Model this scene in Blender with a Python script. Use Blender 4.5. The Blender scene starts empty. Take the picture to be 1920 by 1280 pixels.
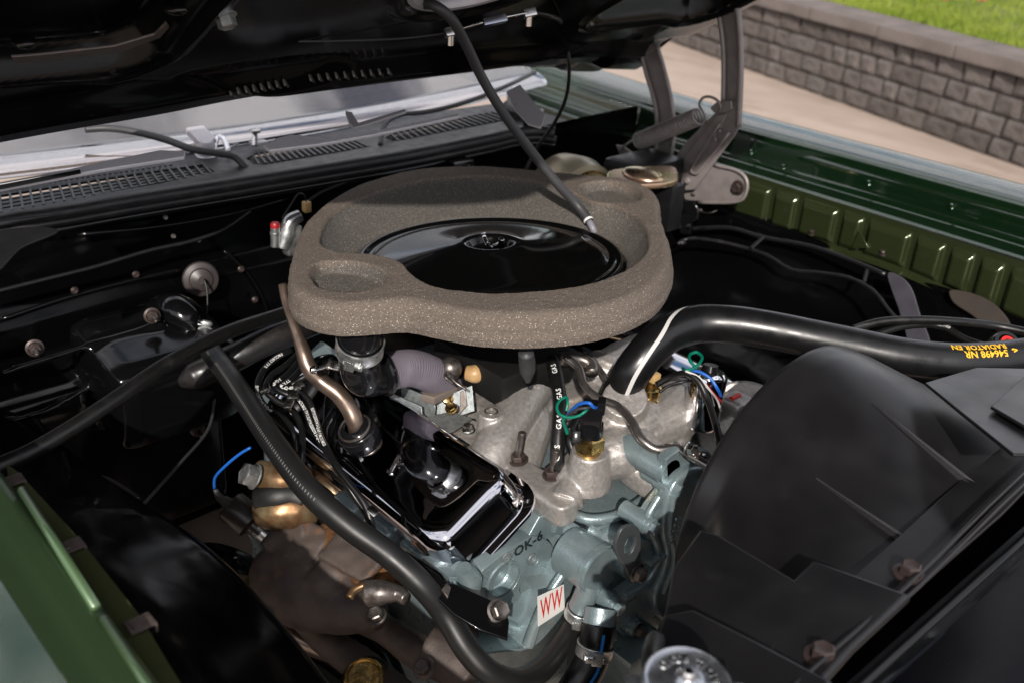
import bpy, bmesh, math, random
import numpy as np
from mathutils import Vector, Matrix, noise
random.seed(7)
S = bpy.context.scene
R_ = math.radians
V = Vector

# ------------------------------------------------------------------ camera
CAM_POS = V((0.97706558, -0.8847397, 1.49818418))
CAM_ROT = Matrix(((0.66812016, -0.37003578, 0.6455145),
                  (0.74190201, 0.26538521, -0.61575327),
                  (0.05654074, 0.89030568, 0.4518395)))
F_PX = 1884.022
cam_data = bpy.data.cameras.new('camera')
cam_data.lens = F_PX / 1920 * 36
cam_data.sensor_width = 36
cam_data.clip_start = 0.01
cam_data.clip_end = 300
cam_data.dof.use_dof = True
cam_data.dof.focus_distance = 1.22
cam_data.dof.aperture_fstop = 5.6
cam = bpy.data.objects.new('camera', cam_data)
S.collection.objects.link(cam)
cam.matrix_world = Matrix.Translation(CAM_POS) @ CAM_ROT.to_4x4()
S.camera = cam

# ------------------------------------------------------------------ daylight
SUN_DIR = V((0.57, -0.60, 0.52)).normalized()          # towards the sun
sun_el = math.asin(SUN_DIR.z)
world = bpy.data.worlds.new('World'); S.world = world; world.use_nodes = True
wn, wl = world.node_tree.nodes, world.node_tree.links
for n in list(wn): wn.remove(n)
w_out = wn.new('ShaderNodeOutputWorld'); w_bg = wn.new('ShaderNodeBackground')
w_sky = wn.new('ShaderNodeTexSky'); w_sky.sky_type = 'NISHITA'; w_sky.sun_disc = False
w_sky.sun_elevation = sun_el
w_sky.sun_rotation = math.atan2(SUN_DIR.x, SUN_DIR.y)
w_bg.inputs['Strength'].default_value = 0.11
w_tc = wn.new('ShaderNodeTexCoord'); w_map = wn.new('ShaderNodeMapping')
w_map.inputs['Scale'].default_value = (1.0, 1.0, 3.0)
w_ns = wn.new('ShaderNodeTexNoise'); w_ns.inputs['Scale'].default_value = 2.6; w_ns.inputs['Detail'].default_value = 6
w_rp = wn.new('ShaderNodeValToRGB')
w_rp.color_ramp.elements[0].position = 0.36; w_rp.color_ramp.elements[1].position = 0.52
w_mx = wn.new('ShaderNodeMix'); w_mx.data_type = 'RGBA'
w_mx.inputs['B'].default_value = (10.5, 10.3, 10.8, 1)      # sunlit cloud radiance
wl.new(w_tc.outputs['Generated'], w_map.inputs['Vector']); wl.new(w_map.outputs['Vector'], w_ns.inputs['Vector'])
wl.new(w_ns.outputs['Fac'], w_rp.inputs['Fac']); wl.new(w_rp.outputs['Color'], w_mx.inputs['Factor'])
wl.new(w_sky.outputs['Color'], w_mx.inputs['A']); wl.new(w_mx.outputs['Result'], w_bg.inputs['Color'])
wl.new(w_bg.outputs['Background'], w_out.inputs['Surface'])
sun_data = bpy.data.lights.new('sun', 'SUN')
sun_data.energy = 4.3; sun_data.angle = R_(0.6); sun_data.color = (1.0, 0.93, 0.86)
sun = bpy.data.objects.new('sun', sun_data); S.collection.objects.link(sun)
sun.rotation_euler = SUN_DIR.to_track_quat('Z', 'Y').to_euler()
S.view_settings.view_transform = 'Standard'; S.view_settings.look = 'None'
S.view_settings.gamma = 1; S.view_settings.use_curve_mapping = False
S.view_settings.exposure = 0.08

# ------------------------------------------------------------------ surveying helpers: sight line through a photo pixel met with a real plane
def ray(px, py):
    return (CAM_ROT @ V((px - 960, -(py - 640), -F_PX))).normalized()
def PN(px, py, p, n):
    r = ray(px, py); n = V(n)
    return CAM_POS + r * ((V(p) - CAM_POS).dot(n) / r.dot(n))
def PZ(px, py, z): return PN(px, py, (0, 0, z), (0, 0, 1))
def PX(px, py, x): return PN(px, py, (x, 0, 0), (1, 0, 0))
def PD(px, py, d): return CAM_POS + ray(px, py) * d
def PY(px, py, y): return PN(px, py, (0, y, 0), (0, 1, 0))
def facing(A, B):
    '''normal of the plate that holds the line A-B and turns to the viewpoint side'''
    d = (B - A).normalized(); n = CAM_POS - (A + B) / 2; return (n - d * n.dot(d)).normalized()
def PATH(lst): return [PZ(*t) if not isinstance(t[2], str) else (PX if t[2] == 'x' else PY)(t[0], t[1], t[3]) for t in lst]

# ------------------------------------------------------------------ object helpers
C = S.collection
ORG = {}
def tag(o, label, cat, group=None, kind=None):
    if label: o['label'] = label
    if cat: o['category'] = cat
    if group: o['group'] = group
    if kind: o['kind'] = kind
    return o
def thing(name, label, cat, loc, group=None):
    o = bpy.data.objects.new(name, None); C.objects.link(o)
    o.location = V(loc); o.empty_display_size = 0.05
    ORG[o.name] = V(loc)
    return tag(o, label, cat, group)
def finish(me, mat, angle=35):
    me.materials.clear()
    me.materials.append(mat)
    me.polygons.foreach_set('use_smooth', [True] * len(me.polygons))
    try: me.set_sharp_from_angle(angle=R_(angle))
    except Exception: pass
    me.update()
def org_of(p):
    return ORG.get(p.name, V((0, 0, 0))) if p is not None else V((0, 0, 0))
def link(name, me, parent=None, label=None):
    """mesh whose vertices are in world metres becomes one object, child of parent"""
    o = bpy.data.objects.new(name, me); C.objects.link(o)
    if parent is not None:
        og = org_of(parent)
        me.transform(Matrix.Translation(-og)); o.parent = parent
        ORG[o.name] = og
    else:
        c = sum((v.co for v in me.vertices), V((0, 0, 0))) / max(1, len(me.vertices))
        zmin = min((v.co.z for v in me.vertices), default=0)
        c.z = zmin
        me.transform(Matrix.Translation(-c)); o.location = c; ORG[o.name] = c
    if label: o['label'] = label
    return o
def obj(name, bm, mat, parent=None, angle=35, label=None):
    me = bpy.data.meshes.new(name); bm.to_mesh(me); bm.free()
    finish(me, mat, angle)
    return link(name, me, parent, label)
def place(name, me, M, parent=None, label=None):
    """shared mesh placed by a world matrix"""
    o = bpy.data.objects.new(name, me); C.objects.link(o)
    if parent is not None:
        o.parent = parent
        o.matrix_local = Matrix.Translation(-org_of(parent)) @ M
    else: o.matrix_world = M
    if label: o['label'] = label
    return o
def frame(p, n, up=(0, 0, 1)):
    n = V(n).normalized(); u = V(up).cross(n)
    if u.length < 1e-4: u = V((1, 0, 0))
    u.normalize(); v = n.cross(u)
    M = Matrix((u, v, n)).transposed().to_4x4(); M.translation = V(p)
    return M
TS = bpy.data.scenes.new('workshop')                    # scratch scene: keeps evaluating a small shape cheap
def evaluated_mesh(o):
    TS.collection.objects.link(o)
    with bpy.context.temp_override(scene=TS, view_layer=TS.view_layers[0]):
        dg = bpy.context.evaluated_depsgraph_get()
    dg.update()
    return bpy.data.meshes.new_from_object(o.evaluated_get(dg))
def new(): return bmesh.new()

def cr(pts, n=8, closed=False):
    """Catmull-Rom resample"""
    pts = [V(p) for p in pts]; N = len(pts); out = []
    if N < 3 and not closed:
        return [pts[0].lerp(pts[-1], i / n) for i in range(n + 1)]
    rng = range(N) if closed else range(N - 1)
    for i in rng:
        if closed: p0, p1, p2, p3 = pts[i - 1], pts[i], pts[(i + 1) % N], pts[(i + 2) % N]
        else:
            p1, p2 = pts[i], pts[i + 1]
            p0 = pts[i - 1] if i else p1 * 2 - p2
            p3 = pts[i + 2] if i + 2 < N else p2 * 2 - p1
        d1 = max((p1 - p0).length, 1e-6) ** .5; d2 = max((p2 - p1).length, 1e-6) ** .5; d3 = max((p3 - p2).length, 1e-6) ** .5
        m1 = (p1 - p0) / d1 - (p2 - p0) / (d1 + d2) + (p2 - p1) / d2
        m2 = (p2 - p1) / d2 - (p3 - p1) / (d2 + d3) + (p3 - p2) / d3
        m1 *= d2; m2 *= d2
        for k in range(n):
            t = k / n; t2 = t * t; t3 = t2 * t
            out.append(p1 * (2 * t3 - 3 * t2 + 1) + m1 * (t3 - 2 * t2 + t) + p2 * (-2 * t3 + 3 * t2) + m2 * (t3 - t2))
    if not closed: out.append(pts[-1])
    return out
def even(pts, step):
    """resample a dense polyline at even steps"""
    L = [0.0]
    for a, b in zip(pts, pts[1:]): L.append(L[-1] + (b - a).length)
    n = max(2, int(round(L[-1] / step))); out = []; j = 0
    for i in range(n + 1):
        s = L[-1] * i / n
        while j < len(L) - 2 and L[j + 1] < s: j += 1
        t = (s - L[j]) / max(L[j + 1] - L[j], 1e-9)
        out.append(pts[j].lerp(pts[j + 1], min(1, t)))
    return out, L[-1]
def frames(pts):
    T = []
    for i in range(len(pts)):
        a = pts[max(0, i - 1)]; b = pts[min(len(pts) - 1, i + 1)]
        T.append((b - a).normalized() if (b - a).length > 1e-9 else V((0, 0, 1)))
    u = T[0].orthogonal().normalized(); out = []
    for i, t in enumerate(T):
        u = (u - t * u.dot(t))
        u = u.normalized() if u.length > 1e-6 else t.orthogonal().normalized()
        out.append((t, u, t.cross(u)))
    return out
def add_tube(bm, pts, r, seg=16, step=None, closed=False, sm=6, caps=True, rf=None, squash=None):
    P = cr(pts, sm) if sm else [V(p) for p in pts]
    L = None
    if step: P, L = even(P, step)
    F = frames(P); rings = []
    n = len(P)
    for i, (p, (t, u, w)) in enumerate(zip(P, F)):
        f = i / (n - 1)
        if rf: rr = rf(f, i)
        elif isinstance(r, (list, tuple)):
            g = f * (len(r) - 1); k = min(int(g), len(r) - 2); rr = r[k] + (r[k + 1] - r[k]) * (g - k)
        else: rr = r
        rings.append([bm.verts.new(p + (u * math.cos(2 * math.pi * k / seg) + w * math.sin(2 * math.pi * k / seg)) * rr) for k in range(seg)])
    for a, b in zip(rings, rings[1:]):
        for k in range(seg):
            bm.faces.new((a[k], a[(k + 1) % seg], b[(k + 1) % seg], b[k]))
    if caps:
        bm.faces.new(list(reversed(rings[0]))); bm.faces.new(rings[-1])
    return bm
def add_cyl(bm, p0, p1, r0, r1=None, seg=20):
    return add_tube(bm, [V(p0), V(p1)], [r0, r1 if r1 is not None else r0], seg, sm=0)
def add_box(bm, c, s, M=None, bev=0.0):
    r = bmesh.ops.create_cube(bm, size=1)
    vs = r['verts']
    X = (M if M is not None else Matrix.Identity(4)) @ Matrix.Translation(V(c)) @ Matrix.Diagonal((s[0], s[1], s[2], 1))
    bmesh.ops.transform(bm, matrix=X, verts=vs)
    if bev:
        es = {e for v in vs for e in v.link_edges}
        bmesh.ops.bevel(bm, geom=list(es), offset=bev, segments=2, profile=.6, affect='EDGES')
    return bm
def add_sphere(bm, c, r, sc=(1, 1, 1), M=None):
    X = (M or Matrix.Identity(4)) @ Matrix.Translation(V(c)) @ Matrix.Diagonal((r * sc[0], r * sc[1], r * sc[2], 1))
    bmesh.ops.create_uvsphere(bm, u_segments=20, v_segments=12, radius=1, matrix=X)
    return bm
def add_lathe(bm, prof, M, seg=48):
    """profile [(r, h)], axis = z of M"""
    rings = []
    for r, h in prof:
        if r < 1e-6: rings.append([bm.verts.new(M @ V((0, 0, h)))])
        else: rings.append([bm.verts.new(M @ V((r * math.cos(2 * math.pi * k / seg), r * math.sin(2 * math.pi * k / seg), h))) for k in range(seg)])
    for a, b in zip(rings, rings[1:]):
        for k in range(seg):
            k2 = (k + 1) % seg
            if len(a) == 1 and len(b) == 1: continue
            if len(a) == 1: bm.faces.new((a[0], b[k], b[k2]))
            elif len(b) == 1: bm.faces.new((a[k], a[k2], b[0]))
            else: bm.faces.new((a[k], a[k2], b[k2], b[k]))
    bmesh.ops.recalc_face_normals(bm, faces=bm.faces)
    return bm
def plate_mesh(contours, thick, bev=0.0, smooth=False, res=2):
    """contours: lists of 2-D points, first outer, then holes; the front face ends at z=0, the body behind"""
    cu = bpy.data.curves.new('tmp', 'CURVE'); cu.dimensions = '2D'; cu.fill_mode = 'BOTH'
    cu.extrude = max(thick / 2 - bev, 1e-5); cu.bevel_depth = bev; cu.bevel_resolution = res; cu.offset = -bev
    for c in contours:
        if smooth: c = [(q.x, q.y) for q in cr([V((a[0], a[1], 0)) for a in c], 6, True)]
        sp = cu.splines.new('POLY'); sp.points.add(len(c) - 1)
        for p, q in zip(sp.points, c): p.co = (q[0], q[1], 0, 1)
        sp.use_cyclic_u = True
    o = bpy.data.objects.new('tmp', cu)
    me = evaluated_mesh(o)
    bpy.data.objects.remove(o); bpy.data.curves.remove(cu)
    me.transform(Matrix.Translation((0, 0, -thick / 2)))
    return me
def plate_px(px_contours, p, n, thick, bev=0.0, smooth=False, up=(0, 0, 1), shift=0.0, holes=()):
    """outline read off the photo on the plane (p, n), given real thickness"""
    p = V(p) + V(n).normalized() * shift
    M = frame(p, n, up); Mi = M.inverted()
    cs = []
    for c in px_contours:
        q = [Mi @ PN(a, b, p, n) for a, b in c]
        cs.append([(t.x, t.y) for t in q])
    if smooth and holes: cs = [[(w.x, w.y) for w in cr([V((a[0], a[1], 0)) for a in c], 6, True)] for c in cs]; smooth = False
    for c, r in holes:
        t = Mi @ V(c); cs.append([(t.x + r * math.cos(k * math.pi / 16), t.y + r * math.sin(k * math.pi / 16)) for k in range(32)])
    me = plate_mesh(cs, thick, bev, smooth)
    me.transform(M)
    return me
def plate(name, px_contours, p, n, thick, bev, mat, parent=None, smooth=False, up=(0, 0, 1), label=None, shift=0.0, angle=35):
    me = plate_px(px_contours, p, n, thick, bev, smooth, up, shift)
    me.name = name; finish(me, mat, angle)
    return link(name, me, parent, label)
def merge(bm, me):
    bm.from_mesh(me); bpy.data.meshes.remove(me); return bm
def wobble(me, amp, sc):
    nrm = [v.normal.copy() for v in me.vertices]
    co = [v.co + n * (amp * noise.noise(v.co * sc)) for v, n in zip(me.vertices, nrm)]
    me.vertices.foreach_set('co', [c for p in co for c in p]); me.update()
def cast(bm, voxel=0.004, smooth=6, fac=0.5, rough=0.0, rs=60):
    """fuse overlapping solids into one rounded casting"""
    me = bpy.data.meshes.new('tmp'); bm.to_mesh(me); bm.free()
    if not voxel: return me
    o = bpy.data.objects.new('tmp', me)
    m = o.modifiers.new('r', 'REMESH'); m.mode = 'VOXEL'; m.voxel_size = voxel
    m = o.modifiers.new('s', 'SMOOTH'); m.factor = fac; m.iterations = smooth
    out = evaluated_mesh(o)
    bpy.data.objects.remove(o); bpy.data.meshes.remove(me)
    if rough: wobble(out, rough, rs)
    return out
def castobj(name, bm, mat, parent=None, voxel=0.004, smooth=6, label=None, rough=0.0, rs=60, angle=180):
    me = cast(bm, voxel, smooth, rough=rough, rs=rs); me.name = name
    finish(me, mat, angle); return link(name, me, parent, label)

class Hose:
    def __init__(s, pts, r, seg=20, step=0.004, sm=8, rf=None):
        s.P, s.L = even(cr(pts, sm), step); s.r = r; s.F = frames(s.P); s.seg = seg; s.rf = rf
    def mesh(s):
        bm = new(); add_tube(bm, s.P, s.r, s.seg, sm=0, rf=s.rf); return bm
    def at(s, d):
        f = max(0, min(1, d / s.L)) * (len(s.P) - 1); i = min(int(f), len(s.P) - 2); t = f - i
        p = s.P[i].lerp(s.P[i + 1], t); tg = s.F[i][0].lerp(s.F[i + 1][0], t).normalized()
        return p, tg
    def fr(s, d, hint):
        p, t = s.at(d); n = V(hint) - t * V(hint).dot(t); n.normalize()
        return p, t, n, t.cross(n)
    def stripe(s, d0, d1, hint, w, off=0.0006, ang=0.0):
        bm = new(); prev = None; n = max(2, int((d1 - d0) / 0.004))
        for i in range(n + 1):
            p, t, nn, b = s.fr(d0 + (d1 - d0) * i / n, hint)
            row = []
            for k in range(3):
                a = ang + (k - 1) * w / 2 / s.r
                row.append(bm.verts.new(p + (nn * math.cos(a) + b * math.sin(a)) * (s.r + off)))
            if prev:
                for k in range(2): bm.faces.new((prev[k], prev[k + 1], row[k + 1], row[k]))
            prev = row
        return bm
    def text(s, txt, d0, size, hint, flip=False, off=0.0008, ang=0.0, spacing=1.0, bold=0.0, sgn=1):
        """lettering printed on the hose: letters run along its length"""
        me = text_mesh(txt, size, spacing, bold)
        for v in me.vertices:
            x, y = v.co.x, v.co.y
            if flip: x, y = -x, -y
            p, t, nn, b = s.fr(d0 + x, hint)
            a = ang + sgn * y / s.r
            v.co = p + (nn * math.cos(a) + b * math.sin(a)) * (s.r + off)
        return me
def text_mesh(txt, size, spacing=1.0, bold=0.0, extrude=0.0, shear=0.0, align='LEFT'):
    cu = bpy.data.curves.new('tmp', 'FONT'); cu.body = txt; cu.size = size; cu.space_character = spacing
    cu.offset = bold; cu.extrude = extrude; cu.align_y = 'CENTER'; cu.align_x = align; cu.shear = shear; cu.resolution_u = 2
    o = bpy.data.objects.new('tmp', cu)
    me = evaluated_mesh(o)
    bpy.data.objects.remove(o); bpy.data.curves.remove(cu)
    return me

from mathutils.bvhtree import BVHTree
BV = {}
def surf(o, px, py, fallback=None):
    """where the sight line through a photo pixel meets an object already built"""
    if o.name not in BV:
        me = o.data; off = org_of(o)
        BV[o.name] = BVHTree.FromPolygons([v.co + off for v in me.vertices], [tuple(p.vertices) for p in me.polygons])
    r = ray(px, py); h = BV[o.name].ray_cast(CAM_POS, r)
    if h[0] is None: return fallback, V((0, 0, 1))
    n = h[1]
    return h[0], (n if n.dot(r) < 0 else -n)
# ------------------------------------------------------------------ materials (procedural, real base colours)
def pm(name, col, rough=.5, metal=0.0, coat=0.0, col2=None, ns=20.0, lo=.4, hi=.65, bump=0.0, bs=200.0, bdist=0.001, spec=.5, rvar=0.0, detail=4, stretch=None, coat_rough=.05, extra=None, sheen=0):
    m = bpy.data.materials.new(name); m.use_nodes = True
    nt = m.node_tree; N = nt.nodes; L = nt.links
    b = N['Principled BSDF']
    b.inputs['Base Color'].default_value = (*col, 1)
    b.inputs['Roughness'].default_value = rough
    b.inputs['Metallic'].default_value = metal
    b.inputs['Coat Weight'].default_value = coat
    b.inputs['Coat Roughness'].default_value = coat_rough
    b.inputs['Specular IOR Level'].default_value = spec
    tc = N.new('ShaderNodeTexCoord'); mp = N.new('ShaderNodeMapping'); L.new(tc.outputs['Object'], mp.inputs['Vector'])
    if stretch: mp.inputs['Scale'].default_value = stretch
    def noise_(scale, det=detail):
        n = N.new('ShaderNodeTexNoise'); n.inputs['Scale'].default_value = scale; n.inputs['Detail'].default_value = det
        L.new(mp.outputs['Vector'], n.inputs['Vector']); return n
    def ramp(src, a, c, ca, cb):
        r = N.new('ShaderNodeValToRGB'); r.color_ramp.elements[0].position = a; r.color_ramp.elements[1].position = c
        r.color_ramp.elements[0].color = (*ca, 1); r.color_ramp.elements[1].color = (*cb, 1)
        L.new(src, r.inputs['Fac']); return r
    last = None
    if col2 is not None:
        r = ramp(noise_(ns).outputs['Fac'], lo, hi, col, col2); last = r.outputs['Color']
        L.new(last, b.inputs['Base Color'])
    if rvar:
        n = noise_(ns * 1.7 + 3); mr = N.new('ShaderNodeMapRange')
        mr.inputs['From Min'].default_value = .3; mr.inputs['From Max'].default_value = .7
        mr.inputs['To Min'].default_value = max(0.02, rough - rvar); mr.inputs['To Max'].default_value = min(1, rough + rvar)
        L.new(n.outputs['Fac'], mr.inputs['Value']); L.new(mr.outputs['Result'], b.inputs['Roughness'])
    if bump:
        bp = N.new('ShaderNodeBump'); bp.inputs['Strength'].default_value = bump; bp.inputs['Distance'].default_value = bdist
        L.new(noise_(bs, 3).outputs['Fac'], bp.inputs['Height']); L.new(bp.outputs['Normal'], b.inputs['Normal'])
    if extra: extra(m, N, L, b, mp, last)
    return m
def stains(c, scale, lo, hi, rgh=None):
    """a second colour in irregular spots over the base: rust, dust, wear"""
    def f(m, N, L, b, mp, last):
        n = N.new('ShaderNodeTexNoise'); n.inputs['Scale'].default_value = scale; n.inputs['Detail'].default_value = 8; n.inputs['Roughness'].default_value = .65
        L.new(mp.outputs['Vector'], n.inputs['Vector'])
        r = N.new('ShaderNodeMapRange'); r.inputs['From Min'].default_value = lo; r.inputs['From Max'].default_value = hi
        L.new(n.outputs['Fac'], r.inputs['Value'])
        x = N.new('ShaderNodeMix'); x.data_type = 'RGBA'
        if last is not None: L.new(last, x.inputs['A'])
        else: x.inputs['A'].default_value = b.inputs['Base Color'].default_value
        x.inputs['B'].default_value = (*c, 1)
        L.new(r.outputs['Result'], x.inputs['Factor']); L.new(x.outputs['Result'], b.inputs['Base Color'])
        if b.inputs['Metallic'].default_value > 0:
            mm = N.new('ShaderNodeMapRange'); mm.inputs['To Min'].default_value = b.inputs['Metallic'].default_value; mm.inputs['To Max'].default_value = .05
            L.new(r.outputs['Result'], mm.inputs['Value']); L.new(mm.outputs['Result'], b.inputs['Metallic'])
    return f
def foam_nodes(m, N, L, b, mp, last):
    # open-cell foam: fine cell bump, cell-wall glints painted in as pale specks
    vo = N.new('ShaderNodeTexVoronoi'); vo.inputs['Scale'].default_value = 800
    L.new(mp.outputs['Vector'], vo.inputs['Vector'])
    wn_ = N.new('ShaderNodeTexWhiteNoise'); wn_.noise_dimensions = '3D'; L.new(vo.outputs['Position'], wn_.inputs['Vector'])
    r = N.new('ShaderNodeMapRange'); r.inputs['From Min'].default_value = .87; r.inputs['From Max'].default_value = 1.0
    L.new(wn_.outputs['Value'], r.inputs['Value'])
    lt = N.new('ShaderNodeMath'); lt.operation = 'LESS_THAN'; lt.inputs[1].default_value = .42
    L.new(vo.outputs['Distance'], lt.inputs[0])
    mu = N.new('ShaderNodeMath'); mu.operation = 'MULTIPLY'; L.new(lt.outputs[0], mu.inputs[0]); L.new(r.outputs['Result'], mu.inputs[1])
    x = N.new('ShaderNodeMix'); x.data_type = 'RGBA'; L.new(last, x.inputs['A']); x.inputs['B'].default_value = (.66, .60, .51, 1)
    L.new(mu.outputs[0], x.inputs['Factor']); L.new(x.outputs['Result'], b.inputs['Base Color'])
    bp = N.new('ShaderNodeBump'); bp.inputs['Strength'].default_value = .8; bp.inputs['Distance'].default_value = .0012
    L.new(vo.outputs['Distance'], bp.inputs['Height']); L.new(bp.outputs['Normal'], b.inputs['Normal'])
def rust_nodes(c2):
    return stains(c2, 30, .55, .68)
M = {}
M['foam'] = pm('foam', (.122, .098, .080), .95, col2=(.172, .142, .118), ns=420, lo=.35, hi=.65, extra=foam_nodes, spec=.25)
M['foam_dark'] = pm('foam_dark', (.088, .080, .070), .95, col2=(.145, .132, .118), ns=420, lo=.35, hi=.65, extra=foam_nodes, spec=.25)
M['black_gloss'] = pm('black_gloss', (.0035, .0035, .004), .14, coat=.15, bump=.05, bs=14, bdist=.004, rvar=.05, ns=8, spec=.4)
M['black_bay'] = pm('black_bay', (.0035, .0035, .004), .15, coat=.1, coat_rough=.15, bump=.16, bs=9, bdist=.01, rvar=.08, ns=8, spec=.3, extra=stains((.10, .09, .08), 160, .72, .78))
M['lid_black'] = pm('lid_black', (.003, .003, .003), .09, coat=.15, coat_rough=.03, spec=.28)
M['black_satin'] = pm('black_satin', (.007, .007, .008), .42, bump=.1, bs=300, bdist=.0004, rvar=.08, ns=30, spec=.4)
M['cowl_black'] = pm('cowl_black', (.011, .011, .012), .40, bump=.1, bs=300, bdist=.0004, rvar=.08, ns=30)
M['rubber'] = pm('rubber', (.0065, .0065, .0065), .36, bump=.15, bs=500, bdist=.0003, rvar=.1, ns=40, spec=.4, extra=stains((.022, .020, .019), 35, .58, .80))
M['rubber_grey'] = pm('rubber_grey', (.034, .033, .035), .5, bump=.15, bs=400, bdist=.0003, rvar=.08, ns=40)
M['hose_gloss'] = pm('hose_gloss', (.006, .006, .0063), .33, bump=.1, bs=350, bdist=.0003, rvar=.08, ns=25, spec=.5)
M['plastic'] = pm('plastic', (.0085, .0082, .009), .36, col2=(.0120, .0115, .0120), ns=9, bump=.12, bs=900, bdist=.0002, rvar=.07, spec=.5, extra=stains((.022, .021, .020), 26, .60, .95))
M['chrome'] = pm('chrome', (.78, .78, .80), .045, metal=1, bump=.03, bs=30, bdist=.0015)
M['zinc'] = pm('zinc', (.60, .61, .60), .36, metal=.9, col2=(.42, .43, .42), ns=90, bump=.2, bs=500, bdist=.0003, rvar=.12)
M['bright_steel'] = pm('bright_steel', (.62, .61, .59), .22, metal=1, rvar=.1, ns=60)
M['dull_steel'] = pm('dull_steel', (.22, .20, .185), .38, metal=.85, col2=(.13, .11, .10), ns=120, rvar=.1, bump=.15, bs=300, bdist=.0003)
M['alu'] = pm('cast_aluminium', (.46, .435, .41), .42, metal=.6, col2=(.37, .345, .32), ns=200, bump=.45, bs=620, bdist=.0009, rvar=.1, extra=stains((.27, .17, .11), 14, .60, .78))
M['blue'] = pm('engine_paint', (.255, .325, .340), .33, metal=.5, col2=(.20, .26, .275), ns=35, bump=.6, bs=420, bdist=.0008, rvar=.1, coat=.3, coat_rough=.25, extra=stains((.26, .11, .045), 26, .66, .70))
M['brass'] = pm('brass', (.62, .43, .17), .24, metal=1, col2=(.50, .31, .10), ns=80, rvar=.1)
M['gold_zinc'] = pm('gold_zinc', (.55, .46, .20), .25, metal=.95, col2=(.62, .42, .32), ns=12, rvar=.1)
M['copper_heat'] = pm('heat_tinted_steel', (.17, .095, .045), .42, metal=.75, col2=(.30, .23, .13), ns=34, rvar=.1, bump=.3, bs=120, bdist=.001)
M['iron'] = pm('cast_iron_brown', (.062, .047, .041), .62, metal=.2, col2=(.094, .072, .062), ns=26, bump=.6, bs=420, bdist=.0009, extra=stains((.16, .075, .035), 16, .58, .70))
M['rust_iron'] = pm('rusty_casting', (.15, .070, .028), .95, spec=.15, col2=(.07, .035, .018), ns=110, bump=1.0, bs=380, bdist=.0012)
M['phosphate'] = pm('phosphate_grey', (.30, .265, .255), .45, metal=.3, col2=(.25, .22, .212), ns=45, bump=.12, bs=500, bdist=.0003, rvar=.06)
M['phosphate_dark'] = pm('phosphate_bolt', (.06, .042, .038), .40, metal=.4, col2=(.055, .04, .036), ns=160, bump=.2, bs=500, bdist=.0003)
M['bronze_tube'] = pm('breather_bronze', (.30, .225, .18), .33, metal=.85, col2=(.22, .165, .13), ns=40, rvar=.08)
M['green'] = pm('green_paint', (.012, .050, .018), .24, metal=.55, coat=1.0, coat_rough=.04, col2=(.016, .062, .022), ns=900)
M['green_apron'] = pm('green_overspray', (.040, .054, .020), .20, metal=.55, coat=.8, coat_rough=.10, col2=(.050, .066, .026), ns=700, bump=.1, bs=60, bdist=.001)
M['green_near'] = pm('green_lip_lit', (.072, .130, .055), .32, metal=.15, coat=.8, coat_rough=.15, col2=(.080, .142, .062), ns=900)  # brighter copy of the body green, the light on the lip painted in
M['glass_dark'] = pm('windscreen_glass', (.004, .005, .006), .03, coat=1.0, coat_rough=.0, spec=1.0)
M['glass_dark'].node_tree.nodes['Principled BSDF'].inputs['IOR'].default_value = 3.0
M['lilac'] = pm('coated_paper', (.155, .135, .165), .6, col2=(.125, .108, .133), ns=30, bump=.2, bs=500, bdist=.0004)
M['white'] = pm('white_print', (.72, .72, .70), .6)
M['pale_stripe'] = pm('pale_stripe', (.52, .51, .50), .5)
M['yellow'] = pm('yellow_print', (.85, .48, .02), .55)
M['blue_stripe'] = pm('blue_print', (.02, .17, .50), .5)
M['wire_blue'] = pm('wire_blue', (.01, .10, .42), .35)
M['wire_green'] = pm('wire_green', (.0, .16, .10), .35)
M['wire_red'] = pm('wire_red', (.35, .01, .015), .35)
M['red'] = pm('red_plastic', (.70, .015, .012), .4)
M['tan_plastic'] = pm('tan_connector', (.50, .33, .14), .5)
M['sticker'] = pm('sticker_vinyl', (.74, .73, .70), .45)
M['sticker_red'] = pm('sticker_red', (.55, .01, .008), .45)
M['paper_filter'] = pm('filter_seal', (.60, .55, .46), .7)
M['ink'] = pm('paint_pen', (.006, .009, .010), .5)
M['frame_tan'] = pm('dusty_primer_steel', (.50, .38, .31), .75, col2=(.38, .28, .23), ns=8, bump=.3, bs=80, bdist=.001)
M['concrete'] = pm('concrete', (.32, .25, .20), .88, col2=(.41, .325, .265), ns=2.2, lo=.3, hi=.7, bump=.5, bs=40, bdist=.006, detail=9, extra=stains((.25, .19, .145), 1.3, .56, .72), stretch=(1, 2.2, 1))
M['stones'] = [pm('wall_stone', c, .92, col2=tuple(x * 1.45 for x in c), ns=14, bump=.8, bs=45, bdist=.01, detail=8, spec=.2) for c in
               ((.084, .073, .067), (.098, .086, .079), (.076, .065, .059), (.106, .093, .085), (.090, .077, .069))]
M['cap_stone'] = pm('cap_stone', (.135, .115, .104), .9, col2=(.175, .150, .136), ns=6, bump=.6, bs=60, bdist=.006, spec=.2)
M['mortar'] = pm('wall_core', (.062, .053, .047), .95, bump=.5, bs=60, bdist=.005)
M['soil'] = pm('soil', (.07, .10, .015), .95, col2=(.12, .14, .03), ns=4)
M['grass'] = pm('grass_blade', (.15, .21, .020), .6, col2=(.24, .29, .045), ns=3, spec=.2)
M['dead_leaf'] = pm('dead_leaf', (.38, .12, .03), .7, col2=(.25, .09, .03), ns=40)
M['dark_void'] = pm('oily_black', (.006, .006, .006), .5, bump=.3, bs=60, bdist=.002)

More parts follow.
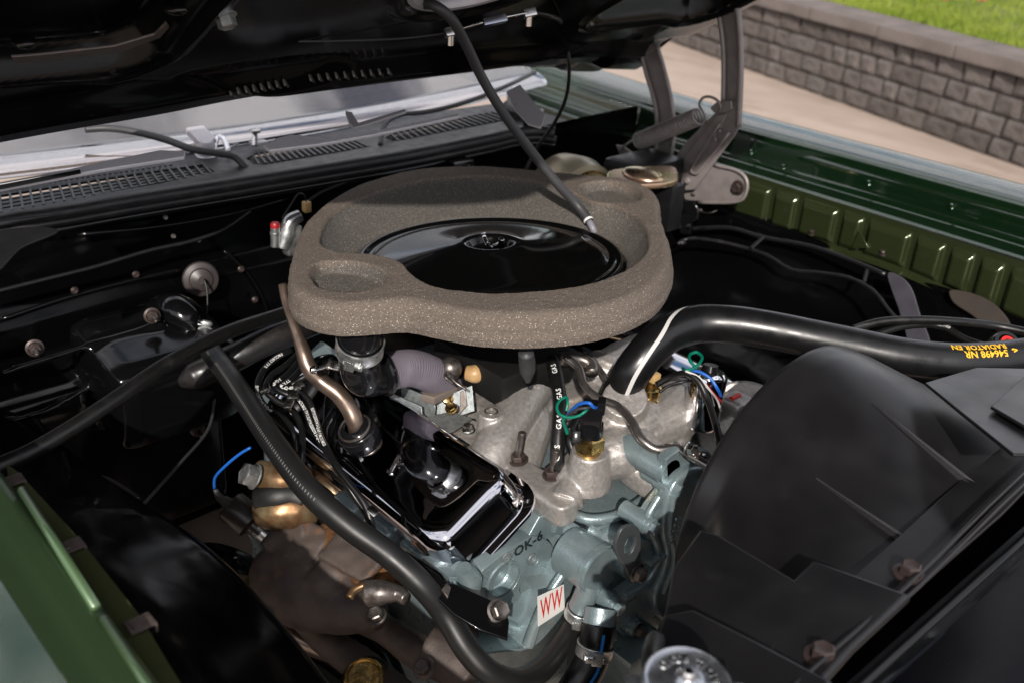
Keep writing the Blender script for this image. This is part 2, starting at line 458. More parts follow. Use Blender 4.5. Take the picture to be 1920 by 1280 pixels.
# ------------------------------------------------------------------ fasteners (shared meshes)
def hex_mesh(r=.008, h=.006, flange=1.35, mat='dull_steel', dome=True):
    bm = new()
    if flange: add_lathe(bm, [(0, 0), (r * flange, 0), (r * flange, .0012), (r * 1.02, .0022)], Matrix.Identity(4), 20)
    v0 = [bm.verts.new((r * math.cos(k * math.pi / 3), r * math.sin(k * math.pi / 3), .001)) for k in range(6)]
    v1 = [bm.verts.new((r * math.cos(k * math.pi / 3), r * math.sin(k * math.pi / 3), h)) for k in range(6)]
    v2 = [bm.verts.new((r * .82 * math.cos(k * math.pi / 3), r * .82 * math.sin(k * math.pi / 3), h + r * .12)) for k in range(6)]
    v3 = [bm.verts.new((r * .60 * math.cos(k * math.pi / 3), r * .60 * math.sin(k * math.pi / 3), h + r * .05)) for k in range(6)]
    for a, b in ((v0, v1), (v1, v2), (v2, v3)):
        for k in range(6): bm.faces.new((a[k], a[(k + 1) % 6], b[(k + 1) % 6], b[k]))
    bm.faces.new(v3)
    me = bpy.data.meshes.new('bolt'); bm.to_mesh(me); bm.free(); finish(me, M[mat], 30); return me
HX = {}
def bolt(parent, p, n, r=.008, h=.006, mat='dull_steel', name='bolt', flange=1.35, label=None, rot=None):
    k = (r, h, mat, flange)
    if k not in HX: HX[k] = hex_mesh(r, h, flange, mat)
    X = frame(p, n) @ Matrix.Rotation(random.random() if rot is None else rot, 4, 'Z')
    return place(name, HX[k], X, parent, label)
def stud(parent, p, n, r=.004, L=.03, mat='dull_steel', name='stud'):
    n = V(n).normalized(); p = V(p)
    bm = new(); N = int(L / .0006)
    add_tube(bm, [p + n * (L * i / N) for i in range(N + 1)], r, 12, sm=0, rf=lambda f, i: r * (1.0 if i % 2 else .86))
    return obj(name, bm, M[mat], parent, 180)
def clamp(label, hose, d, hint, parent=None, w=.012, t=.0012, mat='zinc', name='hose_clamp', sdir=1, group='worm clamps on the hoses', rr=None):
    """worm-drive clamp round a hose: band, screw housing, screw"""
    p, tg, n, b = hose.fr(d, hint); r = rr or hose.r
    th = parent
    if parent is None: th = thing(name, label, 'hose clamp', p, group)
    X = Matrix((n, b, tg)).transposed().to_4x4(); X.translation = p
    bm = new(); add_lathe(bm, [(r + .0003, -w / 2), (r + .0003 + t, -w / 2), (r + t + .0009, -w / 2 + .001), (r + t + .0003, -w / 2 + .002), (r + t + .0003, w / 2 - .002), (r + t + .0009, w / 2 - .001), (r + t, w / 2), (r, w / 2)], X, 40)
    obj('band', bm, M[mat], th)
    bm = new(); add_box(bm, (r + t + .004, 0, 0), (.007, .013, w * 1.02), X, .0015)
    add_box(bm, (r + t + .0012, sdir * .008, 0), (.0025, .010, w * .95), X, .0006)
    for k in range(4): add_box(bm, (r + t + .0078, -.0045 + k * .003, 0), (.0008, .001, w * .7), X)
    obj('screw_housing', bm, M[mat], th)
    bm = new(); q = X @ V((r + t + .004, 0, 0)); dd = (b * sdir)
    add_cyl(bm, q - dd * .008, q + dd * .014, .0028, seg=10)
    s_ = obj('screw', bm, M[mat], th)
    bolt(th, q + dd * .012, dd, .0045, .004, mat, 'screw_head', 1.1)
    return th

M['plastic_edge'] = pm('plastic_rib_glint', (.026, .025, .026), .26, rvar=.06, ns=60)  # shroud plastic lightened for the ribs: their gloss highlight is in the colour

M['zinc_bracket'] = pm('zinc_bracket', (.34, .37, .37), .38, metal=.7, col2=(.24, .265, .265), ns=140, bump=.4, bs=600, bdist=.0004, rvar=.1)
# ================================================================== SETTING
def setting():
    bm = new(); bmesh.ops.create_grid(bm, x_segments=60, y_segments=60, size=30)
    for v in bm.verts: v.co.z = .006 * noise.noise(v.co * .8)
    o = obj('driveway', bm, M['concrete']); tag(o, None, None, kind='structure')
    # retaining wall along the far side of the driveway
    A = V((-1.06, 4.863, 0)); d = V((-.954, .300, 0)).normalized(); nrm = V((-.300, -.954, 0)).normalized()
    W0, W1, H = -2.6, 8.4, .47
    w = thing('retaining_wall', 'low grey block retaining wall with stone capping along the driveway', 'wall', A + d * 2)
    X = Matrix((d, -nrm, V((0, 0, 1)))).transposed().to_4x4(); X.translation = A
    bm = new(); add_box(bm, ((W0 + W1) / 2, .16, H / 2), (W1 - W0, .24, H - .004), X)
    obj('core', bm, M['mortar'], w)
    variants = []
    for k in range(10):
        bm = new(); L = (.15, .19, .24, .13, .21, .17, .27, .16, .20, .23)[k]; hh = .107
        add_box(bm, (0, .05, 0), (L, .12, hh)); bmesh.ops.subdivide_edges(bm, edges=bm.edges, cuts=4, use_grid_fill=True)
        for v in bm.verts:
            if v.co.y < .0:
                e = max(abs(v.co.x) / (L / 2), abs(v.co.z) / (hh / 2))
                v.co.y += (.016 if e > .95 else 0) - .016 * noise.noise(V((v.co.x * 14 + k * 9, v.co.z * 14, k)))
            v.co.x += .003 * noise.noise(v.co * 20 + V((k, 0, 0))); v.co.z += .002 * noise.noise(v.co * 25)
        me = bpy.data.meshes.new('block'); bm.to_mesh(me); bm.free(); finish(me, M['stones'][k % 5], 25)
        variants.append((L, me))
    for row in range(4):
        s = W0 + random.random() * .1
        while s < W1:
            L, me = random.choice(variants)
            place('block', me, X @ Matrix.Translation((s + L / 2, random.uniform(-.006, .006), (.059 + row * .117))), w)
            s += L + .009
    caps = []
    for k in range(4):
        bm = new(); L = (.62, .70, .55, .66)[k]
        add_box(bm, (0, .13, .042), (L, .36, .082), None, .010); bmesh.ops.subdivide_edges(bm, edges=bm.edges, cuts=2, use_grid_fill=True)
        for v in bm.verts: v.co += V((0, 1, .6)) * .005 * noise.noise(v.co * 16 + V((k * 5, 0, 0)))
        me = bpy.data.meshes.new('cap_stone'); bm.to_mesh(me); bm.free(); finish(me, M['cap_stone'], 30); caps.append((L, me))
    s = W0
    while s < W1:
        L, me = random.choice(caps)
        place('cap_stone', me, X @ Matrix.Translation((s + L / 2, random.uniform(-.004, .004), H + .001)), w); s += L + .006
    # lawn behind it
    bm = new(); g = []
    for i in range(41):
        row = []
        for j in range(25):
            s_ = W0 - 2 + (W1 - W0 + 12) * i / 40; t = .30 + 14 * (j / 24) ** 1.6
            p = A + d * s_ - nrm * t; p.z = .535 + .02 * t + .02 * noise.noise(p)
            row.append(bm.verts.new(p))
        g.append(row)
    for i in range(40):
        for j in range(24): bm.faces.new((g[i][j], g[i][j + 1], g[i + 1][j + 1], g[i + 1][j]))
    o = obj('lawn', bm, M['soil']); tag(o, None, None, kind='structure')
    vs = []; fs = []
    rnd = random.Random(3)
    for k in range(90000):
        s_ = rnd.uniform(W0 + .5, W1 + 1); t = .31 + 4.5 * rnd.random() ** 1.5
        p = A + d * s_ - nrm * t; z = .535 + .02 * t
        a = rnd.random() * 6.283; hgt = rnd.uniform(.03, .06); q = V((math.cos(a), math.sin(a), 0)) * .006
        l = V((rnd.uniform(-.02, .02), rnd.uniform(-.02, .02), hgt)); p.z = z - .01
        i = len(vs); vs += [p - q, p + q, p + l]; fs.append((i, i + 1, i + 2))
    me = bpy.data.meshes.new('grass'); me.from_pydata(vs, [], fs); finish(me, M['grass'])
    o = link('grass', me); tag(o, None, None, kind='stuff'); o['label'] = 'short green lawn grass above the retaining wall'
    # fallen leaves
    def leaf(p, size, label, rz):
        bm = new(); rng = []
        for k in range(14):
            a = k / 14 * 6.283; r = size * (1 - .35 * (k % 2)) * (.8 + .3 * math.cos(a))
            rng.append(bm.verts.new(V(p) + V((r * math.cos(a + rz), r * math.sin(a + rz), .012 + size * .35 * abs(math.sin(a * 1.5))))))
        c = bm.verts.new(V(p) + V((0, 0, .03)))
        for k in range(14): bm.faces.new((rng[k], rng[(k + 1) % 14], c))
        me = bpy.data.meshes.new('leaf'); bm.to_mesh(me); bm.free(); finish(me, M['dead_leaf'])
        o = link('fallen_leaf', me); tag(o, label, 'leaf', 'fallen leaves')
    leaf(PZ(1603, 196, .0), .055, 'curled orange leaf on the driveway at the foot of the wall', .6)
    leaf(PZ(1770, 6, .72), .05, 'brown leaf on the lawn nearest the wall capping', 1.0)
    leaf(PZ(1840, 8, .74), .04, 'small rusty leaf farther along on the lawn grass', 2.0)

# ================================================================== FENDERS
def sweep(bm, prof, xs, f=None, closed=False):
    rings = []
    for x in xs:
        rings.append([bm.verts.new((x, *(f(x, y, z, i) if f else (y, z)))) for i, (y, z) in enumerate(prof)])
    n = len(prof)
    for a, b in zip(rings, rings[1:]):
        for k in range(n if closed else n - 1):
            bm.faces.new((a[k], b[k], b[(k + 1) % n], a[(k + 1) % n]))
    return rings
def fenders():
    xs = [-1.3 + 2.3 * i / 60 for i in range(61)]
    t = thing('far_fender', 'dark green front fender on the far side with reflecting top and ribbed inner apron', 'fender', (0, 1.05, .5))
    prof = [(1.30, .55), (1.29, .72), (1.24, .82), (1.18, .895), (1.12, .938), (1.07, .9585), (1.02, .9635), (.975, .964), (.945, .961), (.935, .954), (.930, .944), (.926, .915), (.922, .898), (.914, .892), (.882, .890), (.874, .886)]
    prof2 = [(p.x, p.y) for p in cr([V((a, b, 0)) for a, b in prof], 3)]
    def f(x, y, z, i):
        k = max(0, -.35 - x)          # rises and turns out towards the windscreen
        return y - .10 * k * k, z + .06 * k * k + .004 * math.sin(x * 3)
    bm = new(); sweep(bm, prof2, xs, f); bmesh.ops.solidify(bm, geom=bm.faces[:], thickness=.0015)
    obj('outer_panel', bm, M['green'], t, 50)
    # apron with pressed ribs
    ribs = [-.205, -.10, -.045, .045, .10, .165, .235, .30, .355, .40, .45]
    bm = new(); NX, NZ = 640, 24; g = []
    wid = [(-.35, -.118), (-.108, -.052), (-.042, .040), (.050, .096), (.106, .195), (.205, .262), (.272, .318), (.328, .372), (.382, .46), (.47, .56)]
    for i in range(NX + 1):
        x = -.62 + 1.3 * i / NX; row = []
        for j in range(NZ + 1):
            v = j / NZ; zt = .886; zb = .792 - .028 * max(0, x + .1) + .01 * math.sin(x * 9) ; z = zt + (zb - zt) * v
            y = .874
            d = 0
            for a, b in wid:
                ex = min(x - a, b - x) / .010; ez = min(v - .13, .90 - v) / .12
                if ex > -.5 and ez > -.5:
                    e = max(0, min(1, ex, ez)); d = max(d, e * e * (3 - 2 * e))
            y -= .011 * d
            if v > .93: y -= (v - .93) / .07 * .014
            row.append(bm.verts.new((x, y, z)))
        g.append(row)
    for i in range(NX):
        for j in range(NZ): bm.faces.new((g[i][j], g[i + 1][j], g[i + 1][j + 1], g[i][j + 1]))
    obj('apron', bm, M['green_apron'], t, 180)
    for (px, py) in ((1656, 478), (1523, 440), (1410, 290), (1785, 392), (1630, 348), (1470, 318)):
        bolt(t, PY(px, py, .868 if py > 400 else .925) + V((0, -.002, .002)), (0, -.5, 1), .0055 if py > 400 else .003, .009, 'phosphate_dark' if py > 400 else 'green', 'bolt')
    M['green'] ; 
    # small pressed bracket on the apron
    plate('bracket', [[(1596, 466), (1611, 432), (1628, 466)]], (0, .858, 0), (0, -1, 0), .004, .001, M['green_apron'], t)
    # near fender
    t = thing('near_fender', 'green front fender nearest the camera, pale sky reflected in its top', 'fender', (.3, -.95, .5))
    prof = [(-1.30, .45), (-1.29, .60), (-1.24, .68), (-1.15, .76), (-1.02, .835), (-.90, .893), (-.82, .928), (-.775, .947), (-.753, .9555), (-.748, .9575)]
    prof2 = [(p.x, p.y) for p in cr([V((a, b, 0)) for a, b in prof], 3)]
    bm = new(); sweep(bm, prof2, xs, lambda x, y, z, i: (y, z)); bmesh.ops.solidify(bm, geom=bm.faces[:], thickness=-.0015)
    obj('outer_panel', bm, M['green_top'], t, 50)
    prof = [(-.7475, .9572), (-.744, .956), (-.739, .953), (-.720, .948), (-.705, .944), (-.697, .941), (-.692, .935), (-.690, .926), (-.690, .915)]
    bm = new(); sweep(bm, prof, xs, None); bmesh.ops.solidify(bm, geom=bm.faces[:], thickness=-.0015)
    obj('inner_lip', bm, M['green_near'], t, 50)
    for a, b in (((50, 915), (190, 1135)), ((205, 1155), (420, 1480))):
        bm = new(); add_tube(bm, [PZ(*a, .944) + V((0, -.004, 0)), PZ(*b, .944) + V((0, -.004, 0))], .0042, 10, sm=0)
        obj('bead', bm, M['green_near'], t, 180)
    # olive inner flange
    c = [(12, 868), (35, 885), (150, 1010), (260, 1150), (345, 1290), (420, 1440), (250, 1440), (180, 1290), (120, 1110), (20, 930)]
    plate('inner_flange', [c], (0, 0, .915), (0, 0, 1), .002, 0, M['green_flange'], t)
    for (a, b) in ((22, 900), (132, 1022), (262, 1168)):
        p = PZ(a, b, .918); bm = new(); add_box(bm, p, (.017, .020, .0016), None, .0004); add_box(bm, p + V((.0, .010, -.004)), (.017, .002, .009), None, .0004); add_box(bm, p + V((.0, -.004, .0012)), (.010, .006, .0022), None, .0006)
        obj('clip', bm, M['clip_metal'], t)
M['green_top'] = pm('green_top_sheen', (.055, .100, .055), .20, metal=.3, coat=1.0, coat_rough=.03, col2=(.060, .108, .060), ns=900)  # body green paled, sky reflection partly put into the base colour
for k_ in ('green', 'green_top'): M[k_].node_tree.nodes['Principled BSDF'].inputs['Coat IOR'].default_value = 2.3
M['clip_metal'] = pm('clip_metal', (.12, .095, .085), .5, metal=.4, col2=(.07, .05, .045), ns=90)
M['green_flange'] = pm('olive_overspray', (.038, .046, .016), .45, metal=.2, coat=.2, col2=(.045, .050, .016), ns=60)

# ================================================================== BODY STRUCTURE AROUND THE BAY
def bay():
    # firewall
    t = thing('firewall', 'glossy black firewall behind the engine under the cowl seal', 'firewall', (-.5, 0, .3))
    bm = new(); g = []
    for i in range(121):
        row = []
        for j in range(61):
            y = -.80 + 1.72 * i / 120; z = .18 + .765 * j / 60
            x = -.515 - .02 * (z > .8) + .018 * noise.noise(V((y * 3, z * 4, 1.3)))
            if z < .5: x += (.5 - z) * .25
            row.append(bm.verts.new((x, y, z)))
        g.append(row)
    for i in range(120):
        for j in range(60): bm.faces.new((g[i][j], g[i + 1][j], g[i + 1][j + 1], g[i][j + 1]))
    bmesh.ops.solidify(bm, geom=bm.faces[:], thickness=.003)
    obj('panel', bm, M['black_bay'], t, 180)
    for a, b in ((325, 443), (372, 451), (310, 408), (200, 840), (303, 728)):
        bolt(t, PX(a, b, -.497), (1, -.1, .2), .0035, .003, 'dull_steel', 'screw', 1.2)
    bm = new()
    for l in ([(0, 600), (120, 560), (240, 528), (340, 505)], [(420, 470), (470, 520), (500, 580), (505, 650)], [(150, 440), (300, 425), (440, 400), (540, 372)]):
        add_tube(bm, [PX(a, b, -.512) for a, b in l], .0035, 8)
    obj('pressed_seam', bm, M['black_bay'], t, 180)['kind'] = 'stuff'
    for a, b in ((452, 505), (478, 562), (140, 545), (255, 515)): bolt(t, PX(a, b, -.505), (1, -.1, .2), .0045, .004, 'phosphate_dark', 'bolt', 1.3)
    # heater box
    h = thing('heater_box', 'black heater box bolted to the near end of the firewall', 'heater box', (-.45, -.55, .5))
    bm = new()
    add_box(bm, (-.435, -.56, .60), (.17, .62, .30), None, .03)
    add_box(bm, (-.43, -.36, .70), (.19, .20, .14), Matrix.Rotation(.12, 4, 'Y'), .03)
    add_tube(bm, PATH([(0, 700, 'x', -.345), (140, 655, 'x', -.345), (260, 618, 'x', -.345), (310, 600, 'x', -.34)]), .006, 10)
    add_tube(bm, PATH([(0, 782, 'x', -.33), (25, 785, 'x', -.33), (100, 762, 'x', -.33), (170, 720, 'x', -.33), (250, 665, 'x', -.34)]), .006, 10)
    castobj('housing', bm, M['black_bay'], h, .0055, 5)
    for a, b, x in ((65, 652, -.335), (285, 592, -.335), (370, 804, -.33)):
        p = PX(a, b, x); bolt(h, p, (1, -.25, .25), .0085, .007, 'phosphate_dark', 'bolt', 1.4)
        stud(h, p + V((.006, -.001, 0)), (1, -.2, .1), .0035, .02, 'dull_steel')
    # grommet
    g = thing('speedometer_grommet', 'round grey rubber grommet on the black firewall above the heater box', 'grommet', PX(378, 522, -.49))
    p = PX(376, 523, -.497); X = frame(p, (1, -.35, .25))
    bm = new(); add_lathe(bm, [(.029, 0), (.030, .004), (.028, .008), (.020, .010), (.018, .014), (.010, .017), (.006, .018), (.006, .024), (0, .024)], X, 36)
    obj('grommet_disc', bm, M['rubber_brown'], g, 40)
    bm = new(); add_tube(bm, PATH([(383, 524, 'x', -.47), (388, 545, 'x', -.46), (389, 570, 'x', -.45), (388, 595, 'x', -.44)]), .0016, 8)
    obj('cable', bm, M['rubber'], g, 180)
    # heater outlet elbow
    e = thing('heater_outlet', 'black elbow outlet of the heater box, turned towards the hose clamp', 'elbow pipe', PX(340, 610, -.36))
    bm = new(); add_tube(bm, PATH([(300, 585, 'x', -.40), (330, 585, 'x', -.35), (350, 600, 'x', -.33), (368, 625, 'x', -.32), (382, 650, 'x', -.315)]), [.026, .027, .022, .017, .016], 20)
    obj('pipe', bm, M['black_gloss'], e, 180)
    # near inner fender panel
    t = thing('near_inner_fender', 'glossy black inner fender panel beside the near green fender', 'inner fender', (.2, -.5, .2))
    bm = new(); xs = [-.53 + 1.4 * i / 70 for i in range(71)]
    prof = [(-.722, .913), (-.700, .905), (-.690, .88), (-.660, .83), (-.615, .79), (-.565, .765), (-.535, .752), (-.520, .742), (-.515, .72), (-.530, .66), (-.56, .58)]
    prof2 = [(p.x, p.y) for p in cr([V((a, b, 0)) for a, b in prof], 4)]
    def f(x, y, z, i):
        k = (i / len(prof2))
        yy = y + k * (.02 * math.sin(x * 7) + .10 * max(0, x - .25)) + .006 * noise.noise(V((x * 6, i * .08, 0)))
        zz = z + .05 * k * math.sin(x * 5 + .6) - .10 * k * max(0, x - .1)
        return yy, zz
    sweep(bm, prof2, xs, f); bmesh.ops.solidify(bm, geom=bm.faces[:], thickness=.002)
    obj('panel', bm, M['black_bay'], t, 180)
    for a, b in ((246, 968), (296, 1015), (364, 1083), (425, 1146)):
        bolt(t, PZ(a, b, .752), (.2, .3, 1), .005, .004, 'dull_steel', 'bolt')
    # far inner fender
    t = thing('far_inner_fender', 'black inner fender panel below the ribbed green apron', 'inner fender', (.1, .8, .2))
    bm = new(); xs = [-.62 + 1.6 * i / 80 for i in range(81)]
    prof = [(.876, .806), (.862, .800), (.850, .785), (.835, .74), (.80, .66), (.74, .60), (.64, .56), (.58, .50), (.57, .30)]
    prof2 = [(p.x, p.y) for p in cr([V((a, b, 0)) for a, b in prof], 4)]
    sweep(bm, prof2, xs, lambda x, y, z, i: (y + .01 * noise.noise(V((x * 5, i * .1, 3))), z + .012 * noise.noise(V((x * 4, i * .1, 7))) - .028 * max(0, x + .1)))
    bmesh.ops.solidify(bm, geom=bm.faces[:], thickness=.002)
    obj('panel', bm, M['black_bay'], t, 180)
    # splash flap and dusty plate seen in front of the far panel
    c = [(1665, 512), (1690, 520), (1708, 540), (1725, 590), (1745, 650), (1735, 690), (1690, 690), (1700, 640), (1688, 590)]
    o = plate('splash_flap', [c], (0, .74, .7), (0.15, -1, .2), .004, .001, M['lilac_dark'], None, True)
    tag(o, 'grey rubber flap hanging in front of the far inner fender', 'flap')
    c = [(1780, 545), (1830, 552), (1870, 575), (1895, 612), (1880, 622), (1850, 612), (1820, 590), (1785, 565)]
    o = plate('splash_shield', [c], (0, .76, .7), (0.1, -1, .5), .005, .002, M['gasket_dark'], None, True)
    tag(o, 'brown dusty shield below the far apron behind the radiator hose', 'shield')
    # cowl panel
    t = thing('cowl', 'black cowl panel with air intake grilles at the foot of the windscreen', 'cowl panel', (-.62, 0, .9))
    zc = .955
    c = [(-60, 360), (150, 318), (400, 272), (700, 228), (850, 205), (960, 190), (1020, 205), (1015, 232), (750, 288), (500, 335), (250, 378), (-60, 430)]
    grilles = [
        [(-60, 378), (0, 366), (200, 334), (380, 308), (405, 322), (300, 345), (100, 378), (0, 398), (-60, 410)],
        [(462, 297), (480, 288), (640, 263), (668, 262), (695, 275), (640, 285), (500, 309), (475, 308)],
        [(722, 258), (740, 249), (900, 214), (930, 210), (965, 217), (950, 226), (760, 262), (735, 266)]]
    plate('panel', [c] + grilles, (0, 0, zc), (0, 0, 1), .004, .0012, M['cowl_black'], t)
    bm = new(); add_box(bm, (-.64, .05, zc - .05), (.20, 1.45, .012))
    obj('plenum_floor', bm, M['dark_void'], t)
    for gi, (cols, a0, a1, b0, b1, rows) in enumerate(((26, (-60, 375), (392, 303), (-60, 412), (412, 323), 5), (20, (462, 292), (668, 259), (474, 311), (702, 275), 5), (20, (722, 255), (930, 208), (735, 268), (970, 221), 6))):
        P = [PZ(*q, zc - .001) for q in (a0, a1, b0, b1)]
        for i in range(1, cols):
            f = i / cols; p = P[0].lerp(P[1], f); q = P[2].lerp(P[3], f)
            dx = (P[1] - P[0]).normalized() * .006
            bm = new(); add_box(bm, (0, 0, 0), ((q - p).length, .0035, .008), None, 0)
            me = bpy.data.meshes.new('grille_bar'); bm.to_mesh(me); bm.free(); finish(me, M['cowl_bar'])
            X = frame((p + q) / 2, (0, 0, 1)); u = (q - p).normalized(); X = Matrix((u, V((0, 0, 1)).cross(u), V((0, 0, 1)))).transposed().to_4x4(); X.translation = (p + q) / 2 + V((0, 0, -.002))
            place('grille_bar', me, X, t)
        for j in range(1, rows):
            f = j / rows; p = P[0].lerp(P[2], f); q = P[1].lerp(P[3], f)
            bm = new(); add_tube(bm, [p + V((0, 0, -.004)), q + V((0, 0, -.004))], .0016, 4, sm=0)
            obj('grille_rail', bm, M['cowl_bar'], t)
    bm = new(); add_tube(bm, PATH([(-60, 358, zc), (120, 325, zc), (300, 294, zc), (430, 275, zc), (600, 248, zc)]), .004, 8)
    obj('rear_lip', bm, M['cowl_bar'], t, 180)
    # bead of small drain tabs along the glass edge
    for i in range(30):
        f = i / 29; p = PZ(20 + 300 * f, 352 - 42 * f, zc + .004)
        bm = new(); add_box(bm, p, (.004, .004, .003)); obj('tab', bm, M['cowl_bar'], t)
    # cowl seal
    bm = new()
    P = PATH([(-80, 436, .95), (0, 416, .95), (120, 398, .952), (250, 376, .952), (420, 349, .952), (600, 320, .952), (760, 293, .952), (900, 265, .952), (1000, 246, .952), (1040, 250, .95)])
    add_tube(bm, P, .0125, 18, sm=6, rf=lambda f, i: .0125 + .0008 * noise.noise(V((f * 30, 1, 2))))
    for p in (P,): add_tube(bm, [q + V((.006, 0, -.012)) for q in P], .007, 12)
    o = obj('cowl_seal', bm, M['cowl_seal'], None, 180); tag(o, 'thick black rubber seal running along the front edge of the cowl', 'seal')
    bm = new(); P2 = [q + V((.004, 0, -.024)) for q in P]; add_tube(bm, P2, .006, 8)
    obj('seal_flange', bm, M['black_gloss'], t, 180)
    # far cowl end: painted corner bracketry
    k = thing('cowl_end_bracket', 'dark bracket and round pad at the far end of the cowl beside the green fender', 'bracket', PZ(985, 215, .93))
    plate('bracket_plate', [[(950, 172), (975, 158), (1000, 190), (1022, 215), (1015, 240), (990, 232), (965, 205)]], (0, 0, .965), (.3, -.2, 1), .004, .001, M['bright_dull'], k)
    bm = new(); add_lathe(bm, [(.0, .012), (.03, .010), (.036, .004), (.038, -.01)], frame(PZ(975, 202, .972), (.2, -.1, 1)), 30); obj('pad', bm, M['cowl_black'], k)
    bm = new(); add_cyl(bm, PZ(991, 245, .945), PZ(991, 226, .975), .012); obj('bump_stop', bm, M['black_gloss'], k)
    # windscreen
    t = thing('windscreen', 'windscreen glass mirroring pale cloudy sky behind the cowl', 'windscreen', (-.85, 0, .95))
    bm = new(); g = []
    for i in range(61):
        row = []
        for j in range(21):
            y = -1.2 + 2.05 * i / 60; e = (y - .05) / .9; u = j / 20 * .55
            x = -.705 - .12 * e * e - u * .86; z = .968 + u * .52
            row.append(bm.verts.new((x, y, z)))
        g.append(row)
    for i in range(60):
        for j in range(20): bm.faces.new((g[i][j], g[i + 1][j], g[i + 1][j + 1], g[i][j + 1]))
    bmesh.ops.solidify(bm, geom=bm.faces[:], thickness=.005)
    obj('glass', bm, M['glass_dark'], t, 180)
    bm = new(); pr = []
    for i in range(61):
        y = -1.2 + 2.05 * i / 60; e = (y - .05) / .9; x = -.699 - .12 * e * e
        pr.append([bm.verts.new((x + a, y, .962 + b)) for a, b in ((.018, -.010), (.016, .0), (.008, .006), (-.022, .0155), (-.030, .018), (-.034, .012))])
    for a, b in zip(pr, pr[1:]):
        for k in range(5): bm.faces.new((a[k], a[k + 1], b[k + 1], b[k]))
    bmesh.ops.solidify(bm, geom=bm.faces[:], thickness=.0012)
    obj('bright_trim', bm, M['chrome'], t, 60)
    # wipers
    def wiper(label, body, pivot, z):
        w = thing('wiper', label, 'wiper', PZ(*pivot, z), 'windscreen wiper arms')
        plate('arm', [body], (0, 0, z), (.3, 0, 1), .006, .0018, M['wiper_bright'], w)
        return w
    w = wiper('near wiper arm, bright metal channel lying over the first cowl grille', [(-40, 351), (60, 333), (190, 303), (300, 281), (348, 283), (346, 294), (190, 318), (20, 350), (-40, 361)], (340, 290), .985)
    plate('shadow_gap', [[(0, 347), (150, 318), (152, 324), (20, 350), (-20, 358)]], (0, 0, .989), (.3, 0, 1), .002, .0004, M['cowl_black'], w)  # black strip standing in for the shadow gap along the arm
    bolt(w, PZ(278, 299, .990), (.3, 0, 1), .010, .006, 'bright_steel', 'bolt'); 
    w2 = thing('wiper_pivot', 'bright wiper pivot knuckle at mid cowl beside the black hose', 'wiper pivot', PZ(390, 262, .98))
    bm = new(); add_box(bm, (0, 0, 0), (.035, .05, .014), frame(PZ(377, 256, .985), (.3, 0, 1)), .004); obj('arm_head', bm, M['bright_dull'], w2)
    bm = new(); add_lathe(bm, [(0, .014), (.012, .013), (.016, .006), (.017, -.012), (.02, -.014)], frame(PZ(386, 275, .972), (.2, -.1, 1)), 24); obj('pivot_cap', bm, M['bright_dull'], w2)
    bm = new(); add_tube(bm, PATH([(402, 283, .965), (404, 268, .975), (410, 256, .982), (420, 262, .98), (428, 285, .965)]), .005, 10); obj('clip', bm, M['chrome'], w2, 180)
    w3 = thing('wiper_nozzle', 'small bright washer nozzle standing on the cowl next to the middle grille', 'nozzle', PZ(478, 262, .97))
    bm = new(); add_cyl(bm, PZ(478, 274, .965), PZ(478, 250, .985), .006, .005); add_box(bm, PZ(478, 246, .99), (.014, .016, .007), None, .002); obj('stem', bm, M['bright_steel'], w3)
    bm = new(); add_box(bm, PZ(485, 268, .967), (.018, .03, .006), Matrix.Identity(4), .001) ; obj('foot', bm, M['bright_dull'], w3)
    w = wiper('far wiper arm, bright metal channel behind the middle cowl grille', [(495, 272), (520, 258), (545, 252), (575, 254), (600, 262), (700, 246), (860, 212), (862, 218), (700, 253), (600, 270), (505, 282)], (560, 262), .972)
    plate('spring_cover', [[(648, 208), (660, 210), (672, 230), (760, 204), (762, 209), (690, 233), (664, 240), (654, 228)]], (0, 0, .99), (.3, 0, 1), .005, .001, M['bright_dull'], w)
    # washer hoses
    H = Hose(PATH([(160, 243, 1.01), (200, 241, 1.012), (250, 247, 1.01), (310, 262, 1.0), (360, 280, .99), (410, 288, .98), (440, 295, .97), (463, 318, .95)]), .0062, 14)
    o = obj('washer_hose', H.mesh(), M['rubber_grey'], None, 180); tag(o, 'thick grey hose lying over the cowl between the first two grilles', 'hose')
    H = Hose(PATH([(1003, 136, 1.0), (940, 166, .995), (860, 196, .99), (800, 210, .985), (750, 216, .982), (722, 234, .978), (713, 272, .955)]), .0048, 12)
    o = obj('washer_hose', H.mesh(), M['rubber_grey'], None, 180); tag(o, 'thin grey hose curling across the far cowl grille to the fender corner', 'hose')
    # fuse / near corner patch
    o = plate('corner_gusset', [[(-40, 448), (60, 425), (110, 432), (40, 465), (15, 490), (0, 505), (-40, 520)]], (0, 0, .93), (.6, 0, 1), .004, .001, M['cowl_black'], None, True)
    tag(o, 'grey pressed gusset at the near end of the cowl', 'gusset')
M['rubber_brown'] = pm('rubber_brown', (.045, .037, .036), .40, col2=(.036, .030, .029), ns=60)
M['cowl_seal'] = pm('cowl_seal_rubber', (.015, .0145, .015), .42, bump=.25, bs=220, bdist=.0006, rvar=.1, ns=25, extra=stains((.05, .046, .043), 18, .56, .75), stretch=(3, .6, 1))
M['gasket_dark'] = pm('dusty_shield', (.032, .022, .016), .7, col2=(.020, .014, .011), ns=20)
M['cowl_bar'] = pm('cowl_bar', (.055, .056, .058), .35, rvar=.08, ns=40)
M['wiper_bright'] = pm('wiper_bright', (.66, .64, .67), .35, metal=.2, rvar=.1, ns=25)
M['bright_dull'] = pm('wiper_metal', (.46, .44, .46), .38, metal=.35, rvar=.12, ns=25, bump=.1, bs=30, bdist=.002)
M['lilac_dark'] = pm('grey_rubber', (.045, .042, .055), .55, col2=(.035, .032, .043), ns=30)

